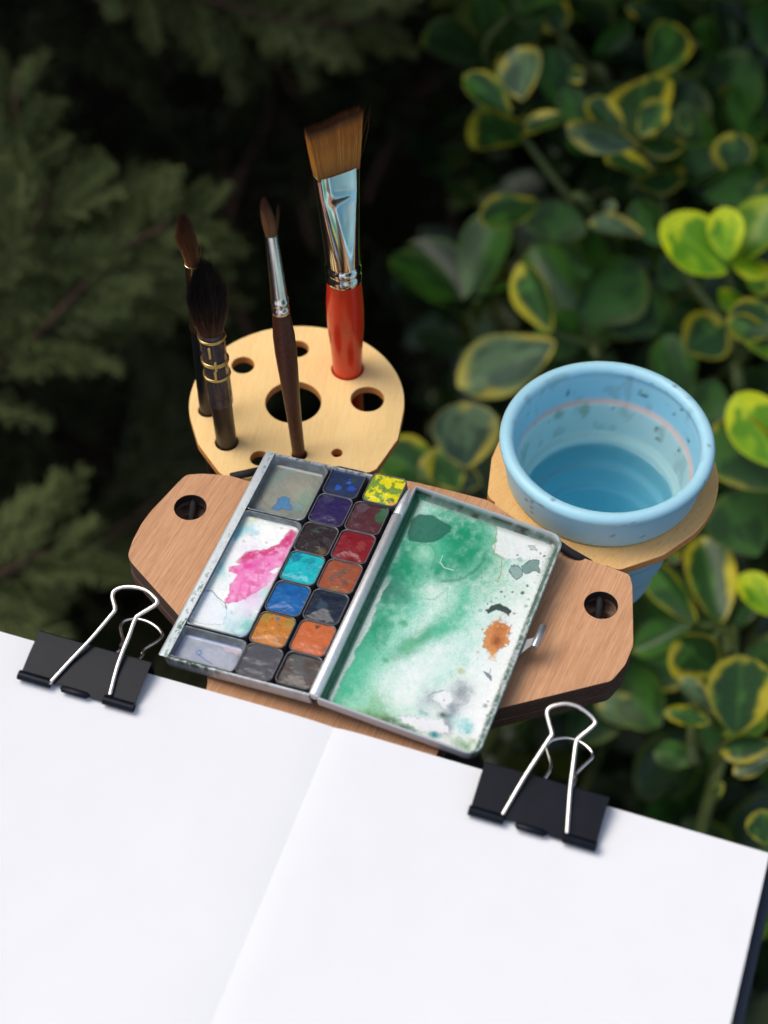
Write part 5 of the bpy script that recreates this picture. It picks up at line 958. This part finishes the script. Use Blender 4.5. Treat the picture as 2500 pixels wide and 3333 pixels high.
# boughs deeper in the bush, shade painted in as darker colour
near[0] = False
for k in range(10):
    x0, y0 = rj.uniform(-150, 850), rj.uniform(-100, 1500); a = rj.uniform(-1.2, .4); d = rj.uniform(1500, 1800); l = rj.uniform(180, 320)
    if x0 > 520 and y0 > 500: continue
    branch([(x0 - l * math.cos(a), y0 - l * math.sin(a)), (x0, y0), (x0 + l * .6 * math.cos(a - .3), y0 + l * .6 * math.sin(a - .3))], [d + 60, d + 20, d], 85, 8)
P = catmull([JB + [0, 0, 0], JB + [20, 40, 400], JB + [60, 60, 900], JB + [80, 90, 1500], JB + [60, 120, 2300]], 10); tube(bj, P, list(np.linspace(42, 18, len(P))), 14, True)
P = catmull([atD(1130, -100, 1750), atD(1120, 200, 1760), atD(1135, 500, 1780), atD(1100, 900, 1800), np.array([-60, 1500, -BASE])], 10); tube(bj, P, list(np.linspace(10, 26, len(P))), 12, True)
for k in range(14):
    x0, y0, d = rj.uniform(500, 1000), rj.uniform(0, 900), rj.uniform(1500, 1750); a = rj.uniform(.6, 2.2)
    P = catmull([atD((x0 + 160 * t * math.cos(a) + 12 * math.sin(3 * t)) * 1.507, (y0 - 160 * t * math.sin(a)) * 1.507, d + 30 * t) for t in (-1, -.3, .4, 1)], 5); tube(bj, P, list(np.linspace(5, 1.5, len(P))), 6, False)
bj.build('branch', M['bark'], jun, angle=180)
def spraycloud(name, n, sampler, size, seed, parent):
    rs = random.Random(seed); Vs, Fs, Cs, off = [], [], [], 0
    for i in range(n):
        me, V, F_, C = rs.choice(SP); q = Quaternion((rs.gauss(0, 1), rs.gauss(0, 1), rs.gauss(0, 1), rs.gauss(0, 1))).normalized().to_matrix(); Rm = np.array(q); P = V @ Rm.T * size * rs.uniform(.7, 1.3) + np.array(sampler(rs)); Vs.append(P); Fs += [tuple(a + off for a in f) for f in F_]; Cs.append(C); off += len(V)
    mb = MB(); mb.v = [tuple(v) for v in np.concatenate(Vs)]; mb.f = Fs; mb.mi = [0] * len(Fs); o = mb.build(name, M['needle'], parent, None, False, cols=np.concatenate(Cs) * .45); o['kind'] = 'stuff'; return o  # scale colour darkened to stand for shade inside the bush
def samp_j(rs):
    px, py = rs.uniform(-500, 1400), rs.uniform(-700, 3000); c = atD(px, py, rs.uniform(1480, 2000)); return c if c[2] > -BASE + 10 else (c[0], c[1], -BASE + rs.uniform(10, 200))
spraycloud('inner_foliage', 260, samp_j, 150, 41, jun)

# ---------------------------------------------------------------- tall hedge behind, and a tree added unseen overhead, which keep the sky off the shrubs
m, nt, bs = newmat('hedge_leaf'); a = N(nt, 'ShaderNodeAttribute'); a.attribute_name = 'Col'; nt.links.new(a.outputs['Color'], bs.inputs['Base Color']); bs.inputs['Roughness'].default_value = .8; bs.inputs['Specular IOR Level'].default_value = .15; M['hedge'] = m
def samp_h(rs):
    a = R(rs.uniform(-78, 78)); r_ = rs.uniform(2250, 2700); return (r_ * math.sin(a), 300 + r_ * math.cos(a), -BASE + 3400 * rs.random())
hd = thing('tall_hedge', (0, 2600, -BASE), 'tall dark evergreen hedge closing off the garden behind the shrubs', 'hedge')
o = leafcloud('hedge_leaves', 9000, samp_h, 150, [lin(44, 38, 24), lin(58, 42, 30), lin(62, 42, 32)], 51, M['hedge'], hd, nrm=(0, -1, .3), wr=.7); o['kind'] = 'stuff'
mb = MB()
for a in range(-75, 80, 15): c = (2600 * math.sin(R(a)), 300 + 2600 * math.cos(R(a))); tube(mb, [(c[0], c[1], -BASE), (c[0] + 20, c[1], 600), (c[0], c[1] + 30, 2300)], [40, 30, 12], 10)
mb.build('trunk', M['bark'], hd, angle=180)
tree = thing('shade_canopy', (900, 2100, -BASE), 'broad tree whose low crown shades the shrubs from above', 'tree')
def samp_c(rs):
    y = rs.uniform(900, 2300); x = rs.uniform(-1900, 1900); return (x, max(y, 900 + max(0, -x) * .35), rs.uniform(420 + max(0, 1200 - y) * .5, 1000))
o = leafcloud('crown', 6500, samp_c, 120, [lin(30, 42, 20), lin(38, 52, 26)], 61, M['hedge'], tree, nrm=(0, 0, 1), wr=.7); o['kind'] = 'stuff'  # unseen leaf mass added to block the sky above the shrubs
mb = MB(); tube(mb, [(900, 2100, -BASE), (880, 2050, -100), (820, 1950, 700)], [80, 60, 40], 14); 
for q in ((-900, 1300, 560), (-300, 1000, 520), (300, 1100, 560), (1300, 1100, 560)): tube(mb, [(860, 2000, 300), ((860 + q[0]) / 2, (2000 + q[1]) / 2, 480), q], [30, 20, 8], 10)
mb.build('trunk', M['bark'], tree, angle=180)
